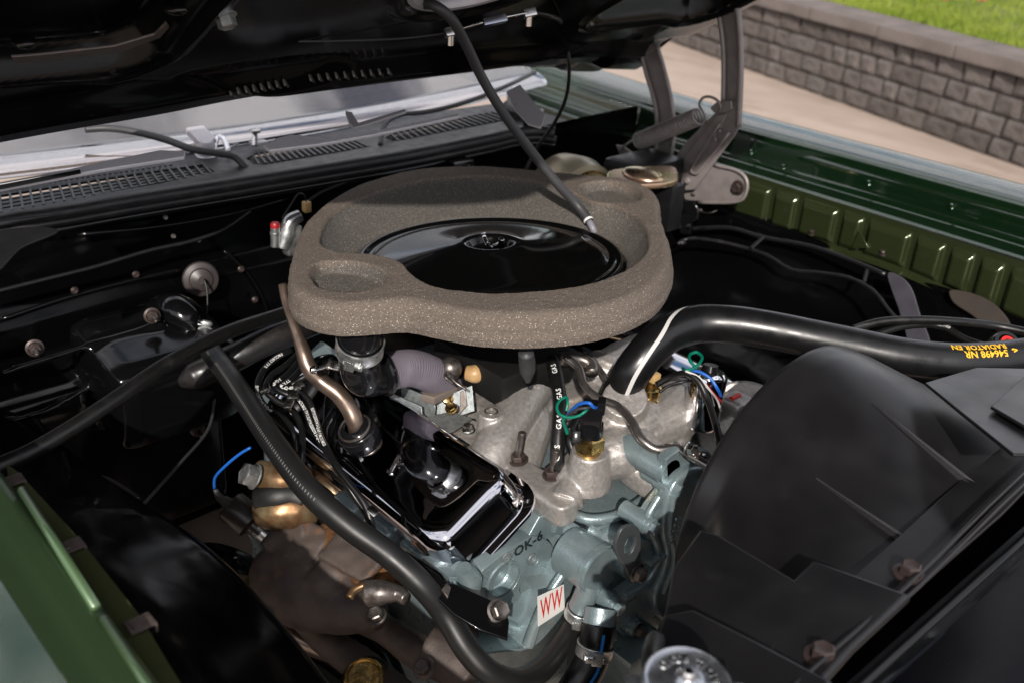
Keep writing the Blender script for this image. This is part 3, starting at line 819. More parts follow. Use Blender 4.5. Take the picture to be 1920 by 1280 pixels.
# ================================================================== HOOD
HA = R_(31); HP = V((-.62, 0, 1.02)); HU = V((math.cos(HA), 0, math.sin(HA))); HN = V((math.sin(HA), 0, -math.cos(HA)))
def hp(s, y, h): return HP + HU * s + V((0, y, 0)) + HN * h
def PH(px, py, h=0): return PN(px, py, HP + HN * h, HN)
def sst(a, b, x):
    t = max(0, min(1, (x - a) / (b - a))); return t * t * (3 - 2 * t)
def hood():
    t = thing('hood', 'open hood seen from beneath, glossy black underside with pressed frame', 'hood', hp(0, 0, -.03))
    edge = lambda y: .172 - .165 * min(1, abs((y - .05) / .84)) ** 2
    Y0, Y1, S1 = -.84, .872, 1.60
    def hf(s, y):
        e = edge(y); d = s - e
        h = .004
        h += .034 * sst(.045, .11, d) * (1 - .75 * sst(.14, .20, d))                 # rear flange up into the cross beam
        lim = .285 + .10 * sst(-.1, -.5, y)
        h += .016 * sst(lim, lim + .02, s)                                              # step
        # side rails
        h += .010 * sst(.60, .66, abs(y - .02)) - .02 * sst(.80, .83, abs(y - .02))
        # left and right lightening openings
        for sg in (-1, 1):
            yc = .02 + sg * .56
            ds = min(s - .40, 1.05 - s); dy = .185 - abs(y - yc)
            if ds > -.1 and dy > -.1:
                k = min(ds, dy)
                if ds < .07 and dy < .07: k = .07 - math.hypot(.07 - ds, .07 - dy)
                h += .006 * (1 - abs(max(-1, min(1, (k + .01) / .012)))) - .05 * sst(0, .030, k)
        # scoop opening in the middle
        k = .125 - math.hypot((s - .655), (y - .02))
        h += .008 * (1 - abs(max(-1, min(1, (k + .012) / .014)))) - .05 * sst(0, .022, k)
        # oval dimple by the bolt, shallow dish at the far corner
        q = math.hypot((s - .36) / .05, (y + .17) / .14); h -= .010 * (1 - sst(.7, 1.1, q))
        q = math.hypot((s - .17) / .055, (y - .50) / .12); h -= .012 * (1 - sst(.6, 1.1, q))
        h += .004 * noise.noise(V((s * 5, y * 5, 0)))
        return h
    NS, NY = 420, 400; bm = new(); g = []
    for i in range(NS + 1):
        row = []
        for j in range(NY + 1):
            y = Y0 + (Y1 - Y0) * j / NY; e = edge(y); s = e + (S1 - e) * (i / NS) ** 1.25
            row.append(bm.verts.new(hp(s, y, hf(s, y))))
        g.append(row)
    for i in range(NS):
        for j in range(NY): bm.faces.new((g[i][j], g[i][j + 1], g[i + 1][j + 1], g[i + 1][j]))
    INNER = obj('inner_panel', bm, M['hood_black'], t, 180)
    # outer skin (green, slightly crowned)
    bm = new(); g = []
    for i in range(41):
        row = []
        for j in range(41):
            y = Y0 - .008 + (Y1 - Y0 + .016) * j / 40; e = edge(y) - .006; s = e + (S1 + .01 - e) * i / 40
            row.append(bm.verts.new(hp(s, y, -.030 - .03 * (1 - ((y - .02) / .86) ** 2))))
        g.append(row)
    for i in range(40):
        for j in range(40): bm.faces.new((g[i][j], g[i + 1][j], g[i + 1][j + 1], g[i][j + 1]))
    # turned edge joining skin and inner panel
    obj('outer_skin', bm, M['green'], t, 180)
    bm = new()
    def edge_strip(pts):
        pr = None
        for s, y, h0, h1 in pts:
            row = [bm.verts.new(hp(s, y, h0)), bm.verts.new(hp(s, y, h1))]
            if pr: bm.faces.new((pr[0], pr[1], row[1], row[0]))
            pr = row
    crown = lambda y: -.030 - .03 * (1 - ((y - .02) / .86) ** 2)
    edge_strip([(edge(y) - .003, y, crown(y) + .0005, hf(edge(y), y) + .0) for y in [Y0 + (Y1 - Y0) * j / 80 for j in range(81)]])
    for yy, y2 in ((Y0, Y0 - .004), (Y1, Y1 + .004)):
        edge_strip([(edge(yy) + (S1 - edge(yy)) * (i / 80), y2, crown(yy) + .0005, hf(edge(yy) + (S1 - edge(yy)) * (i / 80), yy)) for i in range(81)])
    obj('turned_edge', bm, M['black_gloss'], t, 60)
    # side gutter strip
    bm = new(); add_tube(bm, [hp(.02 + 1.2 * i / 20, .845, .004 + hf(.02 + 1.2 * i / 20, .845)) for i in range(21)], .009, 10, sm=0)
    obj('side_seal', bm, M['rubber_grey'], t, 180)
    # louvre tabs along the rear edge
    for i in range(8):
        f = i / 7; a = 437 + 100 * f; b = 175 - 18 * f
        p = surf(INNER, a, b, PH(a, b, .018))[0]; bm = new(); add_box(bm, (0, 0, 0), (.003, .022, .010), frame(p, HN) @ Matrix.Rotation(.8, 4, 'Z'), .0008); obj('louvre_tab', bm, M['louvre'], t)
    for i in range(10):
        f = i / 9; a = 585 + 145 * f; b = 148 - 13 * f
        p = surf(INNER, a, b, PH(a, b, .030))[0]; bm = new(); add_box(bm, (0, 0, 0), (.003, .020, .010), frame(p, HN) @ Matrix.Rotation(.8, 4, 'Z'), .0008); obj('louvre_tab', bm, M['louvre'], t)
    # bare metal lip inside the near opening
    c = [(22, 108), (75, 104), (215, 88), (290, 66), (312, 44), (318, 52), (300, 72), (222, 100), (75, 118), (30, 120)]
    plate('bare_lip', [c], hp(.5, -.5, .022), HN, .003, .0006, M['dull_lip'], t, shift=0)
    q_, n_ = surf(INNER, 421, 30, PH(421, 26, .028)); bolt(t, q_, HN, .011, .013, 'zinc', 'bolt', 1.3)
    for a, b in ((45, 78), (328, 15)):
        bm = new(); c = PH(a, b, .03)
        add_sphere(bm, c, .016, (1.2, .7, .5)); obj('sealer_blob', bm, M['black_gloss'], t)
    # scoop collar with foam
    s = thing('scoop_collar', 'round metal collar with tan foam pad in the hood scoop opening', 'scoop collar', PH(800, 5, .03))
    cc = hp(.60, .02, 0)
    X = frame(hp(.655, .020, .020), HN)
    bm = new(); add_lathe(bm, [(.118, -.02), (.121, .004), (.119, .008), (.112, .007), (.108, .0), (.106, -.02)], X, 72); obj('rim', bm, M['bright_dull'], s)
    bm = new(); add_lathe(bm, [(.106, -.03), (.105, -.006), (.096, .000), (.06, -.002), (0, -.003)], X, 60); obj('foam_pad', bm, M['foam_dark'], s, 60)
    # ram air cable
    c = thing('flap_cable', 'thin control cable with turnbuckle clipped under the hood', 'control cable', PH(920, 40, .04))
    bm = new(); add_tube(bm, [PH(560, 78, .03), PH(640, 77, .035), PH(760, 72, .04), PH(838, 62, .045), PH(880, 52, .05), PH(905, 43, .052)], .0015, 8); obj('inner_wire', bm, M['rubber_grey'], c, 180)
    bm = new(); add_tube(bm, [PH(838, 61, .045), PH(880, 50, .05), PH(908, 42, .052), PH(946, 33, .052), PH(990, 24, .05)], .002, 8); obj('rod', bm, M['bright_steel'], c, 180)
    a, b = PH(905, 44, .053), PH(948, 35, .053); u = (b - a).normalized(); X = frame((a + b) / 2, HN); 
    X = Matrix((u, HN.cross(u), HN)).transposed().to_4x4(); X.translation = (a + b) / 2
    bm = new(); add_box(bm, (0, 0, 0), ((b - a).length, .012, .010), X, .001); obj('turnbuckle', bm, M['zinc_blue'], c)
    for (px, py) in ((845, 61), (992, 25)):
        p = PH(px, py, .05); X.translation = p; bm = new(); add_box(bm, (0, 0, 0), (.020, .012, .012), X, .002); add_cyl(bm, p - V((0, 0, .004)), p - V((0, 0, .018)), .005); obj('cable_clip', bm, M['bright_steel'], c)
    H = Hose([PH(1000, 24, .05), PH(1030, 30, .055), PN(1058, 70, (0, .45, 0), (0, 1, 0)), PN(1067, 120, (0, .47, 0), (0, 1, 0)), PN(1062, 180, (0, .48, 0), (0, 1, 0)), PN(1040, 230, (0, .48, 0), (0, 1, 0)), PN(1005, 280, (0, .47, 0), (0, 1, 0)), PN(985, 320, (0, .45, 0), (0, 1, 0))], .0036, 12)
    obj('sheath', H.mesh(), M['rubber'], c, 180)
M['hood_black'] = pm('hood_underside_black', (.0028, .0028, .003), .16, spec=.22, bump=.04, bs=10, bdist=.004, rvar=.04, ns=6)
M['louvre'] = pm('louvre_edge', (.14, .125, .115), .35, metal=.5)
M['dull_lip'] = pm('bare_lip_metal', (.19, .165, .15), .4, metal=.7, bump=.4, bs=120, bdist=.001, extra=stains((.30, .16, .08), 25, .6, .7))
M['zinc_blue'] = pm('turnbuckle_zinc', (.40, .42, .50), .25, metal=1)

# ================================================================== HOOD HINGE
def hinge():
    y = .78
    t = thing('hood_hinge_assembly', 'grey phosphate hood hinge with coil spring on the far fender', 'hood hinge', PY(1320, 350, y))
    P = (0, y, 0); N = (0, -1, 0)
    ph = M['phosphate']
    def arm(name, c, sh, th=.004, bev=.0012, inner=None):
        o = plate(name, [c], P, N, th, bev, ph, t, False, shift=sh)
        return o
    # rear arm: channel = web + two flanges
    arm('rear_arm', [(1192, 92), (1230, 84), (1243, 130), (1259, 190), (1263, 260), (1252, 318), (1220, 316), (1229, 268), (1226, 205), (1206, 130)], 0)
    def tubeflange(name, pts, r=.0045, sh=.006):
        bm = new(); add_tube(bm, [PY(a, b, y - sh) for a, b in pts], r, 10); obj(name, bm, ph, t, 180)
    tubeflange('arm_flange', [(1232, 86), (1245, 130), (1259, 190), (1263, 260), (1252, 315)])
    tubeflange('arm_flange', [(1200, 95), (1212, 140), (1230, 205), (1231, 268), (1222, 312)])
    arm('pivot_end', [(1183, 92), (1190, 82), (1220, 82), (1232, 88), (1225, 98), (1195, 106)], .004, .014, .004)
    # front arm
    arm('front_arm', [(1334, -20), (1372, -30), (1378, 0), (1387, 60), (1389, 120), (1387, 190), (1352, 192), (1354, 130), (1352, 70), (1345, 30)], 0)
    tubeflange('arm_flange', [(1374, -25), (1380, 5), (1387, 60), (1389, 120), (1387, 190), (1385, 238)], .006)
    tubeflange('arm_flange', [(1338, -20), (1350, 40), (1356, 90), (1357, 140), (1356, 192)], .005)
    # link plates
    arm('lower_link', [(1352, 186), (1388, 192), (1387, 236), (1376, 256), (1313, 340), (1302, 356), (1285, 358), (1274, 346), (1271, 322), (1262, 300), (1285, 268), (1340, 212)], .008, .005, .002)
    arm('link_web', [(1345, 215), (1362, 215), (1352, 240), (1290, 322), (1280, 318), (1278, 300)], .0125, .005, .0022)
    bm = new(); add_tube(bm, [PY(a, b, y - .014) for a, b in ((1350, 232), (1300, 310), (1296, 322), (1305, 326), (1318, 312), (1368, 248))], .003, 8, sm=4); obj('stiffening_bead', bm, ph, t, 180)
    arm('cross_link', [(1222, 300), (1250, 296), (1262, 302), (1285, 318), (1280, 330), (1256, 320), (1225, 322)], .004, .006, .002)
    arm('base_plate', [(1272, 322), (1300, 300), (1335, 309), (1385, 322), (1398, 334), (1401, 352), (1394, 372), (1380, 378), (1330, 379), (1285, 376), (1278, 356)], -.010, .004, .0015)
    bm = new(); add_tube(bm, [PY(a, b, y + .007) for a, b in ((1340, 310), (1385, 322), (1399, 336), (1401, 354), (1393, 373), (1378, 379), (1310, 380))], .0035, 8); obj('rolled_edge', bm, ph, t, 180)
    bolt(t, PY(1384, 352, y + .006), N, .011, .008, 'phosphate_dark', 'bolt', 1.35)
    for a, b, r in ((1289, 339, .007), (1350, 246, .005), (1341, 262, .006), (1258, 312, .006)):
        p = PY(a, b, y - .013); bm = new(); add_lathe(bm, [(r, 0), (r * .95, .003), (r * .5, .0045), (r * .45, .003), (0, .003)], frame(p, N), 20); obj('rivet', bm, ph, t)
    # spring
    a, b = PY(1197, 266, y - .035), PY(1312, 218, y - .035)
    u = (b - a).normalized(); L = (b - a).length; v = u.orthogonal().normalized(); w = u.cross(v); turns = 23
    r = .0165; pts = []
    n = turns * 20
    for i in range(n + 1):
        f = i / n; an = f * turns * 2 * math.pi
        pts.append(a + u * (L * f) + (v * math.cos(an) + w * math.sin(an)) * r)
    bm = new(); add_tube(bm, pts, .0026, 7, sm=0); SPR = obj('spring', bm, ph, t, 180)
    e = pts[-1]
    bm = new(); add_tube(bm, [e, PY(1311, 196, y - .035), PY(1318, 184, y - .033), PY(1332, 182, y - .03), PY(1346, 190, y - .027), PY(1351, 202, y - .024), PY(1348, 212, y - .02)], .0028, 9); obj('spring_hook', bm, ph, SPR, 180)
    e = pts[0]
    bm = new(); add_tube(bm, [e, PY(1180, 268, y - .035), PY(1168, 276, y - .033), PY(1162, 284, y - .03)], .0028, 9); obj('spring_hook', bm, ph, SPR, 180)
    arm('hook_tab', [(1330, 203), (1345, 190), (1370, 190), (1372, 205), (1352, 214), (1338, 212)], .02, .006, .002)
    arm('spring_bracket', [(1154, 272), (1166, 274), (1185, 288), (1205, 305), (1225, 308), (1262, 308), (1262, 318), (1210, 318), (1180, 312), (1162, 292)], .03, .006, .002)
    # brake line by the hinge
    bm = new(); add_tube(bm, PATH([(1243, 312, 'y', .74), (1247, 322, 'y', .72), (1240, 336, 'y', .71), (1240, 352, 'y', .70), (1250, 365, 'y', .69), (1268, 380, 'y', .68)]), .0022, 9)
    o = obj('vent_tube', bm, M['bright_steel'], None, 180); tag(o, 'thin bright bent tube in front of the grey hood hinge', 'metal tube')
    # switch block
    k = thing('hood_switch', 'small black switch with bright terminals under the hood hinge', 'switch', PY(1285, 400, .70))
    plate('switch_body', [[(1262, 380), (1275, 372), (1300, 378), (1310, 392), (1308, 412), (1296, 418), (1294, 440), (1276, 440), (1268, 420), (1274, 400), (1262, 392)]], (0, .70, 0), (.3, -1, .2), .020, .003, M['black_gloss'], k)
    for a, b in ((1300, 366), (1314, 396), (1292, 424), (1276, 425), (1283, 456)):
        bm = new(); p = PY(a, b, .69); add_cyl(bm, p, p + V((.004, -.012, .004)), .004, .003, 10); obj('terminal', bm, M['bright_steel'], k)
    bm = new(); add_tube(bm, PATH([(1312, 398, 'y', .69), (1330, 400, 'y', .69), (1345, 395, 'y', .70)]), .002, 8); obj('lead', bm, M['rubber'], k, 180)
    # master cylinder and booster
    k = thing('brake_master_cylinder', 'gold cadmium topped brake master cylinder behind the foam ring', 'master cylinder', PY(1200, 340, .58))
    z = .93
    c = [(1140, 322), (1160, 316), (1240, 311), (1262, 312), (1272, 328), (1262, 340), (1210, 345), (1150, 345)]
    plate('lid', [c], (0, 0, z), (0, 0, 1), .012, .003, M['gold_zinc'], k, True)
    bm = new(); add_sphere(bm, PZ(1205, 328, z), .045, (1, .75, .25)); obj('dome', bm, M['gold_zinc'], k)
    bm = new(); q = PZ(1205, 332, z - .055); add_box(bm, q, (.10, .15, .085), None, .015); obj('body', bm, M['black_satin'], k)
    bm = new(); add_box(bm, PY(1250, 385, .60), (.05, .04, .09), None, .004); obj('pressure_switch', bm, M['black_satin'], k)
    k = thing('brake_booster', 'rounded gold and cream brake booster end behind the foam ring', 'brake booster', PZ(1095, 318, .90))
    X = frame(PX(1106, 385, -.33), (1, -.15, .1))
    bm = new(); add_lathe(bm, [(0, .03), (.03, .028), (.036, .018), (.062, .012), (.066, 0), (.08, -.008), (.083, -.03), (.09, -.05), (.088, -.10)], X, 48); obj('shell', bm, M['gold_pale'], k, 40)
    bm = new(); add_lathe(bm, [(.064, .004), (.069, .004), (.07, -.002), (.066, -.006)], X, 48); obj('ring', bm, M['brass'], k)
    # bright bracket on firewall behind the foam
    k = thing('firewall_bracket', 'bright plated bracket on the firewall just behind the foam ring', 'bracket', PX(865, 300, -.47))
    plate('bracket_plate', [[(806, 304), (815, 294), (828, 290), (870, 284), (880, 280), (893, 288), (914, 292), (918, 304), (900, 308), (905, 314), (815, 314)], [(835, 298), (870, 291), (888, 300), (880, 308), (838, 308)]], (-.47, 0, 0), (1, -.2, .6), .006, .0015, M['bright_steel'], k)
    bm = new(); add_box(bm, PX(862, 306, -.46), (.03, .05, .014), None, .004); obj('motor_cover', bm, M['black_gloss'], k)
M['gold_pale'] = pm('booster_paint', (.42, .36, .24), .35, metal=.4, col2=(.36, .30, .19), ns=10)
# ================================================================== AIR CLEANER
TA = R_(5); NE = V((-math.sin(TA), 0, math.cos(TA))); E0 = V((0, 0, .97))
EX = frame(E0, NE, (0, 1, 0))
def EPT(h): return E0 + NE * h
def EP(px, py, h): return PN(px, py, EPT(h), NE)
FO = [(541, 505), (549, 470), (563, 430), (600, 388), (660, 352), (730, 328), (800, 316), (870, 312), (950, 315), (1040, 323), (1110, 329), (1170, 335), (1215, 350), (1237, 375), (1237, 400), (1246, 425), (1257, 455), (1259, 487), (1247, 517), (1215, 546), (1160, 570), (1080, 587), (990, 593), (900, 590), (820, 577), (760, 566), (700, 569), (640, 572), (585, 564), (548, 542)]
FI = [(607, 466), (609, 425), (640, 394), (700, 365), (780, 342), (860, 333), (940, 334), (1020, 345), (1075, 366), (1110, 382), (1150, 390), (1192, 410), (1212, 440), (1213, 470), (1183, 505), (1120, 532), (1040, 548), (960, 554), (880, 551), (805, 538), (772, 518), (748, 494), (700, 481), (640, 478)]
EL = [(584, 505), (600, 492), (650, 489), (698, 499), (722, 517), (704, 538), (652, 546), (606, 540), (588, 526)]
ER = [(1090, 348), (1138, 339), (1180, 348), (1203, 366), (1190, 378), (1152, 380), (1108, 372)]
def air_cleaner():
    q0 = EP(919, 475, 0); XL = EX.copy(); XL.translation = q0; XI = XL.inverted()
    def radial(contour, h):
        pts = [XI @ EP(a_, b_, h) for a_, b_ in contour]
        pts = cr([V((p.x, p.y, 0)) for p in pts], 10, True)
        ang = np.unwrap(np.array([math.atan2(p.y, p.x) for p in pts])); rad = np.array([p.length for p in pts])
        if ang[-1] < ang[0]: ang = ang[::-1]; rad = rad[::-1]
        ang = np.concatenate([ang - 2 * math.pi, ang, ang + 2 * math.pi]); rad = np.tile(rad, 3)
        o_ = np.argsort(ang, kind='stable'); ang, rad = ang[o_], rad[o_]
        return lambda th: float(np.interp(th, ang, rad))
    HT = .030; HB = -.010
    rO, rI = radial(FO, HT - .002), radial(FI, HT - .004)
    ears = []
    for c in (EL, ER):
        ears.append([XI @ EP(a_, b_, HT) for a_, b_ in c])
    def inside(p, poly):
        """signed distance (inside positive) to a smooth closed outline"""
        dm = 1e9; ins = False; n = len(poly)
        for i in range(n):
            a_, b_ = poly[i], poly[(i + 1) % n]
            ex, ey = b_.x - a_.x, b_.y - a_.y; wx, wy = p[0] - a_.x, p[1] - a_.y
            tt = max(0, min(1, (wx * ex + wy * ey) / (ex * ex + ey * ey + 1e-12)))
            dm = min(dm, math.hypot(wx - ex * tt, wy - ey * tt))
            if (a_.y > p[1]) != (b_.y > p[1]) and p[0] < (b_.x - a_.x) * (p[1] - a_.y) / (b_.y - a_.y) + a_.x: ins = not ins
        return dm if ins else -dm
    ears = [cr([V((p.x, p.y, 0)) for p in e], 4, True) for e in ears]
    ecen = [(sum(p.x for p in e) / len(e), sum(p.y for p in e) / len(e)) for e in ears]
    LOW = []
    N_ = 720; bm = new(); prev = None; first = None
    for k in range(N_):
        th = -math.pi + 2 * math.pi * k / N_; ro, ri = rO(th), rI(th); c_, s_ = math.cos(th), math.sin(th)
        prof = []
        for j in range(9): z = HB + (HT - .012 - HB) * j / 8; prof.append((ro + .0025 * math.sin((j / 8) * 3.14) - .0012 * (j == 5) + (.0015 if j < 4 else 0), z))
        for j in range(1, 6): a_ = math.pi / 2 * j / 5; prof.append((ro - .012 + .012 * math.cos(a_), HT - .012 + .012 * math.sin(a_)))
        w = ro - .012 - (ri + .005)
        for j in range(1, 40): prof.append((ro - .012 - w * j / 40, HT))
        rl = min(.1905, ri - .003)
        for j in range(0, 6): a_ = math.pi / 2 * j / 5; prof.append((ri + .005 - .005 * math.sin(a_), HT - .005 + .005 * math.cos(a_)))
        for j in range(1, 11): f_ = j / 10; prof.append((ri + (rl - ri) * (f_ ** 1.25) * .98, HT - .005 - .034 * (f_ ** .85)))
        prof.append((rl, -.018)); prof.append((rl + .012, HB - .006))
        ring = []; fl = []
        for r_, z in prof:
            low = False
            x, y = r_ * c_, r_ * s_
            if z > HT - .006:
                for e, (ex_, ey_) in zip(ears, ecen):
                    if math.hypot(x - ex_, y - ey_) > .10: continue
                    dd = inside((x, y), e)
                    if dd > -.004: z -= .016 * sst(-.003, .005, dd)
                    if dd > .0005: low = True
            ring.append(bm.verts.new(XL @ V((x, y, z)))); fl.append(low)
        LOW.append(fl)
        if prev:
            for a_, b_, c2, d2 in zip(prev, prev[1:], ring[1:], ring): bm.faces.new((a_, d2, c2, b_))
        else: first = ring
        prev = ring
    for a_, b_, c2, d2 in zip(prev, prev[1:], first[1:], first): bm.faces.new((a_, d2, c2, b_))
    bmesh.ops.recalc_face_normals(bm, faces=bm.faces)
    me = bpy.data.meshes.new('foam_seal'); bm.to_mesh(me); bm.free(); wobble(me, .0014, 20); wobble(me, .0007, 160)
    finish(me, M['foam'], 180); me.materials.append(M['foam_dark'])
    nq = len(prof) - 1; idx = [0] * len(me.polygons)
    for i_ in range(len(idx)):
        if i_ % nq > 9 + 5 + 39 + 4 or LOW[(i_ // nq) % N_][i_ % nq]: idx[i_] = 1  # inner wall and ear recesses: their shade put into a darker foam colour
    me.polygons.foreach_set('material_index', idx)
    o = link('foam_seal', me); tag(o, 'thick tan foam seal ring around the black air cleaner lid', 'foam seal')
    t = thing('air_cleaner', 'round glossy black air cleaner lid and pan inside the foam ring', 'air cleaner', EPT(-.06))
    lid = [(.1855, -.010), (.186, -.004), (.1835, -.0015), (.179, -.001), (.173, -.0035), (.167, -.0040), (.161, -.0015), (.152, .001), (.12, .004), (.085, .0085), (.056, .0135), (.044, .0165), (.037, .0172), (.033, .0155), (.030, .010), (.026, .004), (.018, .002), (0, .002)]
    lid2 = [(p.x, p.y) for p in cr([V((a, b, 0)) for a, b in lid], 3)]
    q = EP(919, 475, 0); X = EX.copy(); X.translation = q
    bm = new(); add_lathe(bm, lid2, X, 128); LID = obj('lid', bm, M['lid_black'], t, 50)
    bm = new(); add_lathe(bm, [(.168, -.012), (.172, -.011), (.172, -.035), (.168, -.036)], X, 96); obj('filter_seal', bm, M['paper_filter'], t)
    bm = new()
    add_lathe(bm, [(.0, .0165), (.006, .016), (.008, .010), (.012, .006), (.014, .002)], X, 24)
    for sg in (-1, 1):
        add_tube(bm, [X @ V((0, 0, .007)), X @ V((sg * .010, .002, .012)), X @ V((sg * .018, .004, .019)), X @ V((sg * .020, .004, .025))], [.004, .004, .0035, .0045], 10)
    castobj('wing_nut', bm, M['chrome'], LID, .0009, 4)
    # pan under the foam
    grow = lambda c, k: [(960 + (a - 915) * k - 45, 440 + (b - 440) * k) for a, b in c]
    merge_ = plate_px([FO], EPT(-.0108), NE, .024, .005, True)
    bm = new(); merge(bm, merge_)
    cen = EX.inverted()
    me = bpy.data.meshes.new('pan'); bm.to_mesh(me); bm.free()
    sc = Matrix.Translation(q0) @ Matrix.Diagonal((.985, .985, 1, 1)) @ Matrix.Translation(-q0); me.transform(sc); finish(me, M['lid_black'], 40); link('pan', me, t)
    bm = new(); add_lathe(bm, [(.200, -.018), (.2015, -.030), (.199, -.034), (.190, -.036), (.188, -.046), (.180, -.052), (.08, -.056), (.05, -.10), (0, -.10)], X, 96); obj('pan_bottom', bm, M['lid_black'], t, 40)
    # rubber tab hanging from the pan
    p = EP(990, 668, -.07); bm = new()
    add_tube(bm, [EP(986, 660, -.03), EP(988, 676, -.045), EP(989, 695, -.06), EP(990, 716, -.075)], [.009, .010, .0095, .003], 16, sm=6)
    o = obj('drain_duckbill', bm, M['rubber_grey'], t, 180)
    # small bits of edge seen behind the lid
    for a, b, c_ in ((672, 482, .028), (1142, 520, .024)):
        pass
    # breather spigot with elbow and clamp
    e = thing('hot_air_elbow', 'glossy black elbow under the near end of the air cleaner pan', 'elbow', EP(670, 710, -.14))
    H = Hose([EP(678, 602, -.010), EP(676, 636, -.034), EP(674, 672, -.066), EP(683, 703, -.092), EP(704, 702, -.100), EP(722, 696, -.100)], .0265, 28, .002)
    obj('elbow_body', H.mesh(), M['elbow_gloss'], e, 180)
    bm = new(); p, tg = H.at(H.L * .97); add_lathe(bm, [(.026, -.004), (.031, -.003), (.032, 0), (.030, .004), (.025, .005)], frame(p, tg), 36); obj('rolled_rim', bm, M['elbow_gloss'], e)
    clamp('bright hose clamp with long screw round the black elbow below the foam', H, .034, EP(640, 700, -.06) - EP(668, 665, -.06), None, .020, .0015, 'zinc', sdir=-1, rr=.0275)
    k = thing('clamp_screw', 'long screw sticking out from the bright clamp under the foam', 'screw', EP(610, 690, -.08))
    bm = new(); a, b = EP(630, 681, -.085), EP(590, 692, -.085); u = (b - a)
    N = 30; add_tube(bm, [a + u * (i / N) for i in range(N + 1)], .0026, 10, sm=0, rf=lambda f, i: .0028 if i % 2 else .0023); obj('thread', bm, M['bright_steel'], k, 180)
    bm = new(); add_lathe(bm, [(0, .006), (.004, .0055), (.0055, .003), (.0055, 0), (0, 0)], frame(b, u), 16); obj('screw_head', bm, M['bright_steel'], k)
    bm = new(); add_box(bm, (0, 0, 0), (.014, .012, .004), frame(EP(628, 684, -.083), (0.3, -.5, .7)), .001); add_box(bm, (0, 0, .004), (.003, .012, .006), frame(EP(618, 684, -.083), (0.3, -.5, .7)), .0005); obj('saddle', bm, M['bright_steel'], k)
    F = Hose([EP(718, 700, -.104), EP(745, 692, -.108), EP(775, 690, -.114), EP(805, 700, -.13), EP(832, 718, -.16), EP(850, 742, -.20)], .0245, 28, .0009, rf=lambda f, i: .0245 + .0005 * math.cos(i * math.pi / 2))
    o = obj('flexible_duct', F.mesh(), M['lilac'], None, 180); tag(o, 'lilac grey corrugated paper duct under the air cleaner', 'duct')
M['elbow_gloss'] = pm('elbow_gloss', (.007, .007, .008), .16, coat=.1, spec=.35)

# ================================================================== VALVE COVER + BREATHER
TV = R_(30); NV = V((0, -math.sin(TV), math.cos(TV))); VV = V((0, math.cos(TV), math.sin(TV)))
VO = V((0.055, -.17, .76)) + VV * (-.053)
VX = Matrix((V((1, 0, 0)), VV, NV)).transposed().to_4x4(); VX.translation = VO
def rrect(hx, hy, r, n=8):
    out = []
    for cx, cy, a0 in ((hx - r, hy - r, 0), (-hx + r, hy - r, 90), (-hx + r, -hy + r, 180), (hx - r, -hy + r, 270)):
        for k in range(n + 1):
            a = R_(a0 + 90 * k / n); out.append((cx + r * math.cos(a), cy + r * math.sin(a)))
    return out
def valve_cover():
    t = thing('valve_cover', 'chrome valve cover with rounded end on the near cylinder bank', 'valve cover', VO)
    bm = new(); prev = None
    L, W = .227, .082
    stack = [(0, 0, 0), (.0025, .0005, 0), (.004, .003, .001), (.004, .006, .001), (.0060, .009, .002), (.012, .011, .001), (.016, .012, 0), (.026, .013, 0), (.034, .0150, 0), (.048, .017, 0), (.056, .021, 0), (.0615, .028, 0), (.0635, .036, 0)]
    stack = [(0, 0), (.0030, .0000), (.0045, .0012), (.0045, .0095), (.0060, .0110), (.0150, .0120), (.040, .0145), (.049, .0170), (.0545, .0220), (.0575, .0300), (.0585, .0400), (.0588, .052)]
    for h, ins in stack:
        r = max(.012, .036 - ins * .35)
        # asymmetric dome: front end slopes more
        ring = []
        for a, b in rrect(L - ins, W - ins, r, 10):
            xx = a - (h * .22 if a > 0 else 0)
            ring.append(bm.verts.new(VX @ V((xx, b, h))))
        if prev:
            for k in range(len(ring)): bm.faces.new((prev[k], prev[(k + 1) % len(ring)], ring[(k + 1) % len(ring)], ring[k]))
        prev = ring
    bm.faces.new(prev)
    o = obj('cover', bm, M['chrome_vc'], t, 60)
    # oil baffle rib highlights: cast-in pads and clips
    # hold-down bolts and tabs
    for px, py in ((776, 982), (650, 893)):
        p = PN(px, py, VO + NV * .003, NV)
        bm = new(); add_box(bm, (0, 0, 0), (.045, .030, .003), frame(p, NV, (1, 0, 0)), .001); obj('hold_down_tab', bm, M['bright_dull'], t)
        bolt(t, p + NV * .002, NV, .0072, .007, 'bright_steel', 'bolt', 1.4)
    # breather seat
    b = thing('breather_tube', 'bent bronze breather tube standing in the chrome valve cover', 'breather tube', PN(668, 800, VO + NV * .07, NV))
    q = PN(668, 806, VO + NV * .070, NV); X = frame(q, NV + V((.0, -.1, .2)))
    bm = new(); add_lathe(bm, [(.027, -.014), (.027, -.002), (.0255, .002), (.024, .003), (.0225, .001), (.020, .002), (.020, .006), (.017, .009), (.012, .010)], X, 40); obj('grommet', bm, M['elbow_gloss'], b, 40)
    bm = new(); add_lathe(bm, [(.022, .003), (.0232, .0055), (.0215, .008), (.0200, .006)], X, 40); obj('grommet_ring', bm, M['dull_steel'], b, 60)
    z0 = q.z
    bm = new(); pts = [q - NV * .004, PZ(666, 790, z0 + .012), PZ(655, 765, z0 + .028), PZ(633, 737, z0 + .046), PZ(600, 712, z0 + .060), PZ(580, 690, z0 + .075), PZ(566, 650, z0 + .098), PZ(548, 600, z0 + .124), PZ(536, 565, z0 + .14), PZ(530, 535, z0 + .155)]
    add_tube(bm, pts, [.0115, .0115, .0115, .0112, .0110, .010, .0075, .0065, .006, .006], 24, .003, sm=10); obj('tube', bm, M['bronze_tube'], b, 180)
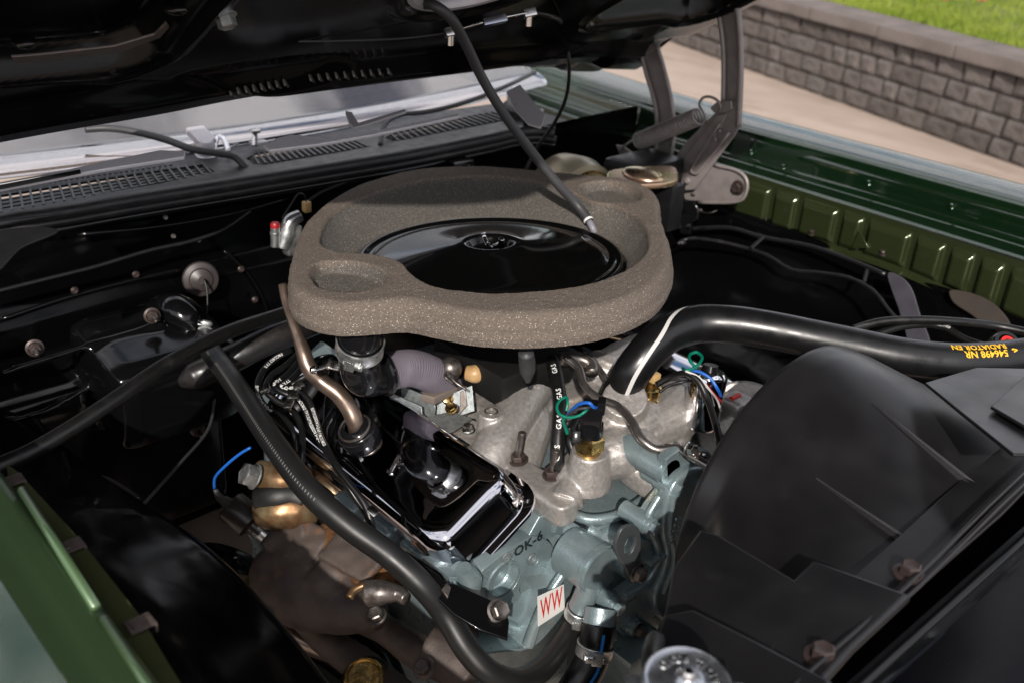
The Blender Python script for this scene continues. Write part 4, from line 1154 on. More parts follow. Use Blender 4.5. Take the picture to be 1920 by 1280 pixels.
M['chrome_vc'] = pm('chrome_cover', (.56, .56, .60), .035, metal=1, bump=.03, bs=18, bdist=.002)

# ================================================================== INTAKE MANIFOLD
def intake():
    t = thing('intake_manifold', 'cast aluminium intake manifold in the middle of the engine', 'intake manifold', PZ(1000, 800, .74))
    zi = .79; bm = new()
    def tb(pts, r, seg=16): add_tube(bm, PATH(pts), r, seg)
    # long flange rail beside the valve cover
    a = PZ(742, 742, .775); b = PZ(1045, 950, .775)
    merge(bm, plate_px([[(725, 722), (760, 722), (860, 790), (960, 850), (1010, 872), (1080, 915), (1085, 938), (1052, 952), (1010, 925), (950, 880), (860, 822), (800, 788), (730, 742)]], (0, 0, .778), (0, 0, 1), .030, .004, True))
    # front runner
    tb([(1010, 695, .802), (985, 740, .804), (958, 790, .797), (930, 838, .786), (905, 878, .770)], [.036, .032, .030, .029, .028], 24)
    tb([(975, 745, .782), (1000, 795, .775), (990, 845, .768), (978, 885, .758)], [.028, .026, .024, .022])
    # plenum
    merge(bm, plate_px([[(860, 700), (920, 700), (1090, 690), (1112, 712), (1092, 745), (1045, 755), (1012, 790), (940, 790), (880, 760), (820, 770), (780, 740)]], (0, 0, .776), (0, 0, 1), .05, .006, True))
    tb([(835, 782, .772), (872, 735, .782), (920, 702, .788)], [.022, .024, .026])
    # boss with tapped hole
    q = PZ(920, 772, .824); add_cyl(bm, q, q - V((0, 0, .05)), .0165, .019, 28)
    tb([(868, 832, .764), (895, 806, .770)], [.016, .018])
    # front crossover / thermostat housing
    tb([(1068, 935, .760), (1075, 900, .775), (1105, 870, .790), (1150, 850, .798), (1200, 850, .795), (1240, 870, .780)], [.022, .026, .030, .034, .032, .022])
    tb([(1105, 850, .79), (1130, 820, .80), (1165, 800, .805)], [.030, .036, .044])
    q = PZ(1175, 785, .812); add_cyl(bm, q - V((0, 0, .05)), q + V((0, 0, .012)), .052, .048, 32)
    add_sphere(bm, q + V((0, .0, .012)), .044, (1, 1, .5))
    tb([(1168, 770, .830), (1172, 745, .86)], [.034, .029], 24)
    tb([(1200, 815, .80), (1245, 790, .80), (1270, 760, .80), (1250, 740, .80)], [.03, .038, .042, .03])
    merge(bm, plate_px([[(1120, 770), (1205, 700), (1290, 745), (1300, 800), (1275, 850), (1230, 900), (1150, 850)]], (0, 0, .792), (0, 0, 1), .035, .010, True))
    q = PZ(1228, 742, .832); add_cyl(bm, q, q - V((0, 0, .06)), .023, .030, 28)
    q = PZ(1262, 742, .832); add_cyl(bm, q, q - V((0, 0, .06)), .017, .024, 24)
    q = PZ(1106, 845, .822); add_cyl(bm, q, q - V((0, 0, .05)), .023, .032, 28)
    # end leg to the timing cover
    tb([(1195, 850, .785), (1212, 875, .760), (1215, 900, .735)], [.030, .024, .022])
    # corner lug by the cover
    tb([(1060, 940, .765), (1072, 905, .780)], [.024, .014])
    tb([(1110, 690, .80), (1130, 700, .80), (1170, 680, .79), (1200, 660, .78)], [.03, .035, .035, .03])
    castobj('casting', bm, M['alu'], t, .0020, 2, rough=.0004, rs=160)
    # threaded hole
    for a, b, r in ((921, 770, .0075), (1264, 741, .009)):
        q = PZ(a, b, .8255 if a == 921 else .8335); bm = new(); add_lathe(bm, [(r * 1.25, 0), (r * 1.2, .0008), (r, .0006), (r * .95, -.004), (r, -.006), (r * .9, -.010), (0, -.012)], frame(q, (0, 0, 1)), 28); obj('tapped_hole', bm, M['dull_steel'], t)
    # cast marks
    cst = [o_ for o_ in t.children][0]; q, n_ = surf(cst, 985, 758, PZ(985, 758, .81)); me = text_mesh('2', .019, 1, .0006, .0012); me.transform(frame(q, n_, (-.6, -.3, 1)) @ Matrix.Rotation(R_(-60), 4, 'Z')); finish(me, M['alu']); link('cast_mark', me, t)
    for k_, (a_, b_) in enumerate(((962, 716), (972, 719), (982, 722), (1000, 724), (1010, 728))):
        q, n_ = surf(cst, a_, b_, PZ(a_, b_, .82)); me = text_mesh('96412'[k_], .009, 1, .0003, .0008); me.transform(frame(q, n_)); finish(me, M['alu']); link('cast_mark', me, t)
    # studs and bolts on the flange
    for (a, b, L) in ((972, 862, .034), (1036, 890, .030)):
        q = PZ(a, b, .782); bolt(t, q, NV + V((0, .25, .4)), .010, .009, 'phosphate_dark', 'nut', 1.3)
        stud(t, q + V((0, 0, .008)), V((.05, .05, 1)), .0052, L, 'dull_steel')
    bolt(t, PZ(877, 806, .80), (0, -.2, 1), .0065, .008, 'bright_steel', 'bolt', 1.2)
    bolt(t, PZ(1182, 806, .822), (0, -.1, 1), .007, .009, 'dull_steel', 'bolt', 1.2)
    # valley pan below
    v = thing('valley_pan', 'dark blue-grey valley pan between the manifold legs', 'valley pan', PZ(1130, 930, .70))
    plate('pan_plate', [[(990, 800), (1250, 800), (1260, 900), (1190, 960), (1120, 990), (1060, 960), (1000, 880)]], (0, 0, .735), (0, 0, 1), .004, .001, M['blue'], v)
    bm = new(); add_tube(bm, PATH([(1060, 955, .742), (1100, 972, .742), (1150, 968, .742), (1200, 940, .742), (1240, 900, .742)]), .007, 12); obj('rolled_edge', bm, M['blue'], v, 180)
M['gasket'] = pm('gasket_edge', (.16, .13, .11), .6)

def small_engine_parts():
    # kickdown/cable bracket
    t = thing('cable_bracket', 'zinc plated folded cable bracket bolted on the manifold', 'bracket', PZ(810, 770, .79))
    zb = .835
    nb = V((.35, -.90, .30)).normalized()
    p1 = PZ(735, 760, .800)
    plate('front_wall', [[(729, 735), (734, 736), (790, 762), (793, 790), (803, 800), (833, 806), (833, 812), (795, 806), (780, 790), (732, 768)]], p1, nb, .0022, .0005, M['zinc_bracket'], t)
    p2 = p1 + V((-.010, .022, .002))
    plate('rear_wall', [[(752, 728), (757, 724), (812, 748), (816, 762), (814, 786), (806, 782), (760, 756), (752, 750)]], p2, nb, .0022, .0005, M['zinc_bracket'], t)
    plate('foot', [[(735, 765), (780, 788), (835, 812), (850, 806), (885, 783), (846, 770), (800, 780), (760, 755)]], (0, 0, .800), (0, 0, 1), .003, .0006, M['zinc_bracket'], t)
    plate('upright', [[(812, 748), (845, 738), (885, 722), (890, 770), (846, 784), (834, 800), (815, 790)]], p2 + V((.018, .03, .01)), V((.55, -.75, .4)), .0024, .0006, M['zinc_bracket'], t)
    plate('ridge_plate', [[(862, 734), (872, 730), (876, 760), (860, 778), (846, 786), (842, 778), (862, 760)]], p2 + V((.020, .026, .012)), V((.55, -.75, .4)), .004, .001, M['dull_lip'], t)
    bolt(t, PN(840, 748, p2 + V((.018, .028, .012)), V((.55, -.75, .4))), (.55, -.75, .4), .006, .005, 'brass', 'rivet', 1.3)
    bolt(t, PZ(846, 765, .815), (.3, -.5, .8), .007, .006, 'brass', 'bolt', 1.2)
    bm = new(); add_tube(bm, PATH([(875, 730, .845), (862, 722, .85), (850, 712, .855), (845, 700, .86), (838, 698, .86), (835, 706, .86), (850, 720, .85)]), .0018, 8)
    o = obj('spring_wire', bm, M['dull_steel'], None, 180); tag(o, 'thin bent steel wire hooked above the zinc bracket', 'wire')
    o = plate('heat_pad', [[(790, 738), (830, 720), (850, 712), (858, 724), (815, 745)]], (0, 0, .82), (0, 0, 1), .012, .002, M['gasket'], None); tag(o, 'crusty brown pad between the paper duct and the zinc bracket', 'pad')
    # carburettor bits under the pan
    t = thing('carburettor', 'carburettor base with amber plastic lever under the air cleaner pan', 'carburettor', PZ(900, 690, .80))
    bm = new(); add_box(bm, PZ(945, 672, .835), (.15, .14, .05), None, .01); obj('base', bm, M['dark_void'], t)
    bm = new(); add_tube(bm, PATH([(874, 698, .842), (890, 700, .842), (905, 696, .842), (925, 688, .842)]), [.010, .013, .012, .005], 14); obj('lever', bm, M['amber'], t, 180)
    bm = new(); add_sphere(bm, PZ(935, 694, .835), .010); add_cyl(bm, PZ(950, 690, .84), PZ(965, 688, .84), .005); obj('idle_screw', bm, M['brass'], t)
    bm = new(); add_cyl(bm, PZ(838, 690, .85), PZ(855, 692, .85), .013, .011); add_sphere(bm, PZ(845, 690, .85), .016); obj('choke_cap', bm, M['dull_steel'], t)
    for a, b in ((1010, 700), (1120, 700), (1075, 685)):
        pass
    # fuel hose with GAS
    H = Hose(PATH([(1036, 675, .875), (1044, 710, .868), (1050, 750, .855), (1049, 790, .84), (1046, 830, .82), (1045, 865, .80), (1044, 895, .775)]), .0092, 20, .003)
    t = thing('fuel_hose', 'black rubber fuel hose with white GAS print', 'hose', PZ(1045, 880, .77))
    obj('hose_body', H.mesh(), M['rubber'], t, 180)
    hint = V((.6, -.5, .3))
    for k, (d, tx) in enumerate(((.020, 'GAS'), (.062, 'GAS'), (.100, 'GAS'), (.136, 'GAS'))):
        me = H.text('SAG'[::-1], d, .0105, hint, off=.0006, bold=.0002, ang=.1, flip=True, sgn=1); 
        bpy.data.meshes.remove(me)
        me = text_mesh('GAS', .0090, 1.1, .00015)
        w = max(v.co.x for v in me.vertices)
        for v in me.vertices:
            x, y = w - v.co.x, v.co.y                      # reads upwards, towards the start of the hose
            p, tt, nn, bb = H.fr(d + x, hint); a = .15 + y / H.r
            v.co = p + (nn * math.cos(a) + bb * math.sin(a)) * (H.r + .0005)
        finish(me, M['white']); link('print', me, t)
    # brass sender with black connector
    t = thing('temperature_switch', 'brass hex temperature switch with black plug, nearest the cover', 'switch', PZ(1104, 848, .823))
    q = PZ(1103, 846, .823)
    bm = new(); add_lathe(bm, [(.015, -.002), (.0155, .004), (.013, .006), (.0125, .010), (.0, .010)], frame(q, (0, 0, 1)), 32); obj('collar', bm, M['brass'], t)
    bolt(t, q + V((0, 0, .006)), (0, 0, 1), .0195, .017, 'brass', 'hex', 0, rot=.4)
    X = frame(q + V((0, 0, .022)), (0, -.0, 1)) @ Matrix.Rotation(R_(38), 4, 'Z')
    bm = new(); add_lathe(bm, [(.0155, 0), (.0160, .012), (.0150, .020)], X, 28); add_box(bm, (0, 0, .030), (.026, .022, .034), X, .002); add_box(bm, (.010, .0, .045), (.010, .018, .016), X, .0015); add_box(bm, (-.012, 0, .020), (.004, .010, .030), X, .001)
    obj('plug', bm, M['elbow_gloss'], t)
    top = X @ V((0, 0, .048))
    def wire(name, pts, r, mat, label, cat='wire', group=None):
        bm = new(); add_tube(bm, pts, r, 10, sm=8); o = obj(name, bm, M[mat], None, 180); tag(o, label, cat, group); return o
    Wz = lambda l: PATH(l)
    wire('wire', [top + V((.004, .004, -.006))] + Wz([(1112, 762, .90), (1105, 755, .905), (1088, 756, .90), (1072, 768, .885), (1060, 785, .865)]), .0022, 'wire_blue', 'blue wire arching into the black plug on the brass switch')
    wire('wire', [top + V((-.004, -.004, -.006))] + Wz([(1098, 770, .895), (1086, 778, .89), (1068, 782, .885), (1050, 776, .885), (1044, 764, .888), (1050, 750, .89), (1062, 744, .89), (1064, 755, .888), (1062, 770, .88)]), .0018, 'wire_green', 'green wire looping round the GAS hose by the black plug')
    wire('wire', [top + V((-.0, .0, -.006))] + Wz([(1100, 764, .898), (1085, 766, .895), (1070, 774, .885), (1056, 792, .865)]), .0018, 'rubber_grey', 'grey wire between the blue and green wires of the black plug')
    wire('wire', Wz([(1058, 780, .88), (1056, 790, .87), (1060, 800, .86), (1064, 812, .85)]), .0022, 'wire_green', 'short green wire end hanging beside the GAS hose')
    t = thing('harness_branch', 'black taped wiring harness lying behind the brass switch', 'wiring harness', PZ(1080, 820, .80))
    for l, r in (([(1150, 745, .85), (1110, 760, .845), (1080, 790, .835), (1068, 820, .825), (1075, 850, .81)], .006), ([(1150, 752, .85), (1100, 775, .84), (1085, 805, .83), (1078, 840, .815)], .004), ([(1066, 800, .85), (1072, 815, .84), (1085, 825, .83)], .0045)):
        bm = new(); add_tube(bm, PATH(l), r, 10); obj('loom', bm, M['rubber'], t, 180)
    bm = new(); add_box(bm, (0, 0, 0), (.010, .016, .030), frame(PZ(1080, 818, .845), (.5, -.5, .4)), .002); obj('connector', bm, M['elbow_gloss'], t)
    # second brass fitting
    t = thing('vacuum_switch', 'brass fitting with tan cap beside the thermostat housing', 'fitting', PZ(1218, 750, .835))
    q = PZ(1217, 752, .833)
    bm = new(); add_lathe(bm, [(.0125, 0), (.0125, .003), (.010, .005), (.010, .010), (.0145, .012), (.0150, .022), (.012, .025), (.007, .027), (.0065, .034), (0, .034)], frame(q, (0, 0, 1)), 30); obj('fitting_body', bm, M['brass'], t, 30)
    bm = new(); add_box(bm, q + V((0, 0, .038)), (.018, .014, .012), None, .002); obj('cap', bm, M['tan_plastic'], t)
    # steel fuel line
    H = Hose(PATH([(1060, 668, .880), (1085, 690, .872), (1095, 720, .862), (1120, 745, .856), (1160, 762, .858), (1185, 790, .855), (1205, 825, .845), (1230, 842, .838), (1270, 840, .84), (1292, 852, .842), (1340, 880, .84)]), .0055, 14)
    o = obj('fuel_line', H.mesh(), M['line_steel'], None, 180); tag(o, 'bent bare steel fuel line crossing in front of the radiator hose end', 'pipe')
    H = Hose(PATH([(1110, 668, .86), (1125, 690, .85), (1140, 712, .842), (1150, 730, .83)]), .003, 10)
    o = obj('vacuum_line', H.mesh(), M['line_steel'], None, 180); tag(o, 'thin steel tube running down behind the radiator hose end', 'pipe')
    bm = new(); add_tube(bm, PATH([(1050, 672, .875), (1085, 672, .872), (1108, 684, .866), (1110, 700, .86)]), .009, 14); o = obj('pipe_elbow', bm, M['dull_steel'], None, 180); tag(o, 'short grey pipe elbow tucked under the air cleaner edge', 'pipe')
M['amber'] = pm('amber_plastic', (.52, .34, .16), .4, col2=(.40, .24, .10), ns=50)
M['line_steel'] = pm('line_steel', (.27, .245, .225), .30, metal=.9, rvar=.08, ns=40)

# ================================================================== UPPER RADIATOR HOSE
def upper_hose():
    P = PATH([(1160, 752, .835), (1172, 722, .862), (1190, 690, .888), (1218, 655, .910), (1255, 625, .925), (1310, 608, .932), (1370, 608, .935), (1440, 618, .934), (1520, 634, .930), (1600, 650, .925), (1690, 668, .920), (1780, 678, .918), (1860, 676, .920), (1930, 668, .925)])
    H = Hose(P, .0248, 32, .0022, rf=lambda f, i: .0248 + (.00022 if i % 2 else -.0001) + .0012 * math.exp(-((f - .0) / .03) ** 2))
    t = thing('upper_radiator_hose', 'thick black upper radiator hose with pale stripe and yellow lettering', 'radiator hose', PZ(1165, 745, .83))
    obj('hose_body', H.mesh(), M['hose_gloss'], t, 180)
    hint = V((.3, -.35, .9))
    # the pale moulding line runs on the camera side at first and then along the crest
    bm = new(); prev = None; n = 160
    for i in range(n + 1):
        f = i / n; d = .012 + (H.L * .985 - .012) * f
        g = sst(.03, .36, f)
        h = V((.75, -.55, .4)).lerp(V((-.55, .62, .75)), g)
        p, tt, nn, b = H.fr(d, h); row = []
        for k in range(3):
            a = (k - 1) * .0026 / H.r
            row.append(bm.verts.new(p + (nn * math.cos(a) + b * math.sin(a)) * (H.r + .0008)))
        if prev:
            for k in range(2): bm.faces.new((prev[k], prev[k + 1], row[k + 1], row[k]))
        prev = row
    obj('stripe', bm, M['pale_stripe'], t, 180)
    for tx, a, sz in (('RADIATOR EN', .10, .0115), ('546498 NR', .52, .0125)):
        me = text_mesh(tx, sz, 1.0, .0003); w = max(v.co.x for v in me.vertices)
        d1 = H.L - .040
        hint = V((.1, -.1, 1))
        for v in me.vertices:
            x, y = v.co.x, v.co.y
            p, tt, nn, b = H.fr(d1 - x - (.004 if sz > .012 else .002), hint)
            side = 1 if (b.dot(CAM_POS - p) > 0) else -1
            an = side * (a * 1.0) + side * y / H.r
            v.co = p + (nn * math.cos(an) + b * math.sin(an)) * (H.r + .0007)
        finish(me, M['yellow']); link('lettering', me, t)
    me = text_mesh('<-', .010, .7, .0005)
    for v in me.vertices:
        p, tt, nn, b = H.fr(H.L - .040 - v.co.x + .010, V((.1, -.1, 1))); side = 1 if (b.dot(CAM_POS - p) > 0) else -1
        an = side * .42 + side * v.co.y / H.r; v.co = p + (nn * math.cos(an) + b * math.sin(an)) * (H.r + .0007)
    finish(me, M['yellow']); link('lettering', me, t)
    # bypass/overflow hoses behind it
    def hose(name, pts, r, label, mat='rubber', cat='hose', group=None, seg=12):
        h = Hose(PATH(pts), r, seg); o = obj(name, h.mesh(), M[mat], None, 180); tag(o, label, cat, group); return h, o
    h, o = hose('washer_fluid_hose', [(1600, 618, .90), (1650, 604, .91), (1720, 600, .915), (1800, 604, .915), (1870, 612, .91), (1940, 626, .91)], .0062, 'black hose arching highest above the far end of the radiator hose')
    h2 = Hose(PATH([(1620, 640, .89), (1660, 622, .90), (1710, 610, .905), (1765, 612, .905), (1810, 636, .90), (1850, 650, .90)]), .0052, 12)
    t2 = thing('printed_hose', 'thin black hose with small white print curving down behind the radiator hose', 'hose', PZ(1850, 650, .90))
    obj('hose_body', h2.mesh(), M['rubber'], t2, 180)
    me = text_mesh('1011 6/117008', .0055, 1, .0001)
    for v in me.vertices:
        x = v.co.x; p, tt, nn, b = h2.fr(.105 + x, V((.5, -.5, .7))); an = v.co.y / h2.r
        v.co = p + (nn * math.cos(an) - b * math.sin(an) * (1 if b.z > 0 else -1) * -1) * (h2.r + .0005)
    finish(me, M['pale_stripe']); link('print', me, t2)
    hose('wire_lead', [(1600, 616, .905), (1625, 609, .908), (1660, 604, .91), (1700, 602, .912)], .0026, 'thin grey lead rising towards the arched hose', 'rubber_grey', 'wire')
    # red ring plug
    k = thing('sensor_plug', 'black plug with bright red ring at the right edge of the picture', 'plug', PZ(1888, 645, .915))
    q = PZ(1888, 644, .925); X = frame(q, (.45, -.4, .8))
    bm = new(); add_lathe(bm, [(.020, -.03), (.020, -.004), (.017, .002), (.0125, .002)], X, 28); obj('plug_body', bm, M['elbow_gloss'], k)
    bm = new(); add_lathe(bm, [(.0095, .002), (.0095, .004), (.0055, .004), (.0055, .001)], X, 24); obj('red_ring', bm, M['red'], k)
    # inner fender harness
    h = Hose(PATH([(1270, 458, 'y', .72), (1290, 448, 'y', .74), (1340, 452, 'y', .76), (1400, 466, 'y', .78), (1440, 480, 'y', .78), (1485, 506, 'y', .77), (1540, 512, 'y', .77), (1600, 524, 'y', .76), (1640, 548, 'y', .75), (1665, 580, 'y', .74), (1684, 602, 'y', .73)]), .0038, 10, rf=lambda f, i: .0038 + .0006 * math.sin(i * .9) * (math.sin(i * .13) > 0))
    t = thing('fender_harness', 'black taped wiring harness clipped along the far inner fender', 'wiring harness', PY(1485, 506, .77))
    obj('loom', h.mesh(), M['loom'], t, 180)
    bm = new(); add_tube(bm, PATH([(1290, 430, 'y', .80), (1370, 428, 'y', .81), (1430, 445, 'y', .81), (1520, 462, 'y', .81), (1600, 490, 'y', .80), (1660, 515, 'y', .79)]), .0045, 10); obj('upper_loom', bm, M['loom'], t, 180)
    for a, b, c_, d_ in ((1408, 466, 1432, 444), (1620, 530, 1628, 500)):
        bm = new(); add_tube(bm, [PY(a, b, .77), PY(c_, d_, .80)], .004, 8, sm=0); obj('strap', bm, M['loom'], t)
    # second lead
M['loom'] = pm('loom_tape', (.010, .010, .0105), .36, rvar=.1, ns=60)
# ================================================================== CYLINDER HEAD, BLOCK, TIMING COVER
XH = .285
def head_block():
    t = thing('cylinder_head', 'blue-grey cylinder head face with paint pen OK-6 below the chrome cover', 'cylinder head', (.1, -.22, .56))
    HOL = [(PX(944, 1084, XH), .0225), (PX(950, 1045, XH), .0058), (PX(998, 1047, XH), .0058)]
    bm = new()
    merge(bm, plate_px([[(1012, 968), (1050, 958), (1086, 985), (1088, 1005), (1064, 1050), (1015, 1130), (995, 1192), (962, 1196), (905, 1160), (870, 1130), (845, 1100), (842, 1082), (885, 1078), (948, 1040), (992, 1004)]], (XH, 0, 0), (1, 0, 0), .05, .002, False, holes=HOL))
    merge(bm, plate_px([[(903, 1072), (925, 1052), (968, 1022), (1002, 1006), (1034, 1020), (1040, 1050), (1030, 1070), (1008, 1078), (988, 1082), (975, 1100), (975, 1120), (955, 1133), (925, 1130), (915, 1118), (918, 1090)]], (XH + .0055, 0, 0), (1, 0, 0), .02, .0008, True, holes=HOL))
    merge(bm, plate_px([[(1048, 955), (1070, 962), (1088, 985), (1068, 1010), (1040, 1000)]], (XH + .006, 0, 0), (1, 0, 0), .03, .003, False))
    add_box(bm, (-.055, .012, -.036), (.47, .150, .068), VX, .004)
    for (a, b, r, o_) in ((876, 1085, .013, .012),):
        c = PX(a, b, XH); add_cyl(bm, c - V((.02, 0, 0)), c + V((o_, 0, 0)), r, seg=32)
    add_tube(bm, [PX(868, 1065, XH + .002), PX(880, 1085, XH + .004), PX(885, 1112, XH + .002)], [.010, .015, .010], 16)
    add_tube(bm, PATH([(842, 1100, 'x', XH), (880, 1135, 'x', XH + .002), (930, 1168, 'x', XH + .002), (975, 1180, 'x', XH)]), .010, 12)
    me = cast(bm, 0)
    # bore cut by geometry: ring recess
    me.name = 'casting'; finish(me, M['blue'], 32); link('casting', me, t)
    bm = new(); X1 = frame(PX(944, 1084, XH + .0065), (1, 0, 0)); add_lathe(bm, [(.0255, -.0015), (.0245, .0012), (.0228, .001), (.0222, -.001), (.0215, -.010), (.0195, -.0125), (.0, -.0135)], X1, 40); obj('core_plug', bm, M['blue'], t, 30)
    for a, b in ((950, 1045), (998, 1047)):
        bm = new(); add_lathe(bm, [(.0075, 0), (.0065, .0008), (.0055, .0006), (.0055, -.004), (.0, -.006)], frame(PX(a, b, XH + .0065), (1, 0, 0)), 24); obj('tapped_hole', bm, M['zinc'], t)
    me = text_mesh('OK-6', .020, 1.05, .0004, .0002); X1 = frame(PX(964, 1038, XH + .0064), (1, 0, 0)) @ Matrix.Rotation(R_(8), 4, 'Z'); me.transform(X1); finish(me, M['ink']); link('paint_mark', me, t)
    # head bolts along the plug side
    for a, b, z in ((735, 985, .70), (660, 935, .70), (590, 890, .70)):
        pass
    bm = new()
    merge(bm, plate_px([[(640, 930), (700, 960), (760, 1000), (850, 1062), (862, 1100), (840, 1130), (790, 1090), (720, 1030), (650, 975)]], (0, 0, .672), (0, -.3, 1), .05, .008, True))
    for a, b in ((800, 1040), (735, 1000), (672, 955)):
        c = PZ(a, b, .69); add_box(bm, c, (.05, .055, .05), Matrix.Identity(4), .01)
    castobj('lower_edge', bm, M['blue'], t, .003, 2, rough=.0006)
    # block
    k = thing('engine_block', 'blue-grey engine block front face below the cylinder head', 'engine block', (.2, -.1, .3))
    bm = new()
    XB = .315
    merge(bm, plate_px([[(1068, 1045), (1092, 990), (1130, 1000), (1180, 1040), (1200, 1100), (1180, 1250), (1100, 1290), (1000, 1290), (905, 1260), (900, 1222), (985, 1215), (1014, 1150)]], (XB, 0, 0), (1, 0, 0), .06, .003, False))
    merge(bm, plate_px([[(1050, 975), (1120, 1000), (1180, 1030), (1250, 1010), (1300, 1040), (1300, 1300), (1000, 1300), (1010, 1130), (1060, 1040)]], (XB - .03, 0, 0), (1, 0, 0), .05, .004, False))
    add_tube(bm, PATH([(1092, 992, 'x', XB + .003), (1078, 1030, 'x', XB + .003), (1066, 1058, 'x', XB + .005), (1035, 1105, 'x', XB + .005), (1012, 1150, 'x', XB + .005), (990, 1208, 'x', XB + .004)]), [.006, .009, .0075, .006, .007, .008], 14)
    add_tube(bm, PATH([(1100, 990, 'x', XB), (1120, 1000, 'x', XB + .01), (1150, 1010, 'x', XB + .01)]), .008, 12)
    add_box(bm, PX(960, 1240, .28), (.09, .12, .035), None, .005)
    castobj('casting', bm, M['blue'], k, 0, angle=32)
    # sticker
    s = thing('sticker', 'white sticker with two red letters W on the blue engine block', 'sticker', PX(1034, 1135, XB + .01))
    corners = [(1008, 1118), (1057, 1095), (1059, 1141), (1009, 1174)]
    xs_ = XB + .0135
    plate('sheet', [corners], (xs_, 0, 0), (1, 0, 0), .0006, 0, M['sticker'], s)
    A, B, D = PX(*corners[3], xs_ + .0008), PX(*corners[2], xs_ + .0008), PX(*corners[0], xs_ + .0008)
    me = text_mesh('WW', 1, 1.12, .012); x0 = min(v.co.x for v in me.vertices); x1 = max(v.co.x for v in me.vertices); y0 = min(v.co.y for v in me.vertices); y1 = max(v.co.y for v in me.vertices)
    for v in me.vertices:
        u = .09 + .82 * (v.co.x - x0) / (x1 - x0); w = .17 + .66 * (v.co.y - y0) / (y1 - y0); v.co = A + (B - A) * u + (D - A) * w
    finish(me, M['sticker_red']); link('letters', me, s)
    # timing cover / water pump housing
    XT = .375
    t = thing('timing_cover', 'blue-grey timing cover and water pump housing with rusty bolt bosses', 'timing cover', PX(1180, 1150, XT))
    bm = new()
    merge(bm, plate_px([[(1248, 862), (1275, 840), (1330, 845), (1365, 900), (1350, 1200), (1240, 1205), (1188, 1212), (1152, 1172), (1142, 1148), (1150, 1122), (1180, 1100), (1205, 1082), (1222, 1045), (1215, 1005), (1206, 978), (1222, 950), (1243, 922), (1250, 895)]], (XT, 0, 0), (1, 0, 0), .014, .002, False))
    merge(bm, plate_px([[(1268, 905), (1300, 880), (1360, 900), (1340, 1180), (1240, 1160), (1228, 1120), (1240, 1090), (1252, 1045), (1245, 1000), (1250, 950)]], (XT + .014, 0, 0), (1, 0, 0), .02, .005, True))
    merge(bm, plate_px([[(1150, 1040), (1165, 1022), (1195, 1005), (1230, 975), (1300, 960), (1300, 1150), (1175, 1150), (1140, 1112), (1138, 1075)]], (XT - .016, 0, 0), (1, 0, 0), .045, .006, True))
    def boss(a, b, r, l=.046, x=XT + .010):
        c = PX(a, b, x); add_cyl(bm, c - V((l, 0, 0)), c, r, seg=28); add_cyl(bm, c - V((l * .55, 0, 0)), c - V((.006, 0, 0)), r * 1.12, seg=28)
    for a, b in ((1266, 914), (1222, 986), (1155, 1136), (1196, 1180), (1310, 905)): boss(a, b, .0118)
    boss(1258, 885, .017, .075, XT + .0)
    c = PX(1128, 1072, XT - .012); add_cyl(bm, c - V((.055, .0, 0)), c, .033, .032, 40); add_cyl(bm, c - V((.010, .0, 0)), c - V((.004, 0, 0)), .0345, .0345, 40)
    c = PX(1190, 1045, XT - .004); add_cyl(bm, c - V((.05, .0, 0)), c + V((.006, 0, 0)), .030, .027, 32)
    add_tube(bm, PATH([(1236, 930, 'x', XT + .002), (1214, 972, 'x', XT + .002), (1228, 1010, 'x', XT + .003), (1235, 1050, 'x', XT + .003), (1212, 1090, 'x', XT + .002), (1170, 1118, 'x', XT + .002)]), .0055, 12)
    add_tube(bm, PATH([(1262, 930, 'x', XT + .016), (1256, 990, 'x', XT + .016), (1264, 1050, 'x', XT + .016), (1244, 1110, 'x', XT + .014)]), .004, 10)
    add_box(bm, PX(1240, 1040, XT + .006), (.012, .05, .006), Matrix.Identity(4), .001)
    add_tube(bm, PATH([(1122, 1150, 'x', XT - .02), (1124, 1200, 'x', XT - .0)]), .022, 24)
    castobj('casting', bm, M['blue'], t, 0, angle=32)
    for a, b, x in ((1266, 914, XT + .010), (1222, 986, XT + .010), (1155, 1136, XT + .010), (1310, 905, XT + .010), (1196, 1180, XT + .010)):
        c = PX(a, b, x); bolt(t, c, (1, 0, 0), .0085, .009, 'blue' if a != 1196 else 'dull_steel', 'bolt', 1.25)
    for a, b in ((1290, 840), (1308, 858)):
        c = PX(a, b, XT + .012); bolt(t, c, (1, 0, .3), .007, .010, 'bright_steel', 'bolt', 1.2); stud(t, c, (1, -.3, .3), .0035, .025, 'dull_steel')
    for a, b, sz in ((1262, 980, .010),):
        for k in range(5):
            me = text_mesh(str((3, 8, 5, 0, 1)[k]), .013, 1, .0002, .0012); c = PX(1272 - k * 3, 968 + k * 11, XT + .0235)
            me.transform(frame(c, (1, 0, 0)) @ Matrix.Rotation(R_(-95), 4, 'Z')); finish(me, M['blue']); link('cast_digit', me, t)
    for a, b, r_ in ((1290, 935, .0065), (1282, 1010, .0065), (1262, 1090, .0065), (1236, 1150, .0075), (1176, 1160, .006)):
        q, n_ = surf(t.children[0], a, b, None)
        if q is not None: bolt(t, q, n_.lerp(V((1, 0, 0)), .7), r_, .007, 'blue', 'bolt', 1.3)
    # lifting eye
    h = thing('lifting_eye', 'dark flat lifting eye with oval hole bolted on the timing cover', 'lifting eye', PX(1188, 1070, XT + .02))
    xx = XT + .028
    plate('eye_plate', [[(1160, 1004), (1168, 990), (1186, 984), (1198, 990), (1202, 1010), (1202, 1050), (1204, 1072), (1196, 1084), (1182, 1082), (1174, 1066), (1158, 1040), (1155, 1020)], [(1172, 1022), (1180, 1006), (1190, 1004), (1192, 1018), (1184, 1036), (1176, 1040), (1171, 1034)]], (xx, 0, 0), (1, 0, 0), .005, .0012, M['dark_plate'], h, True)
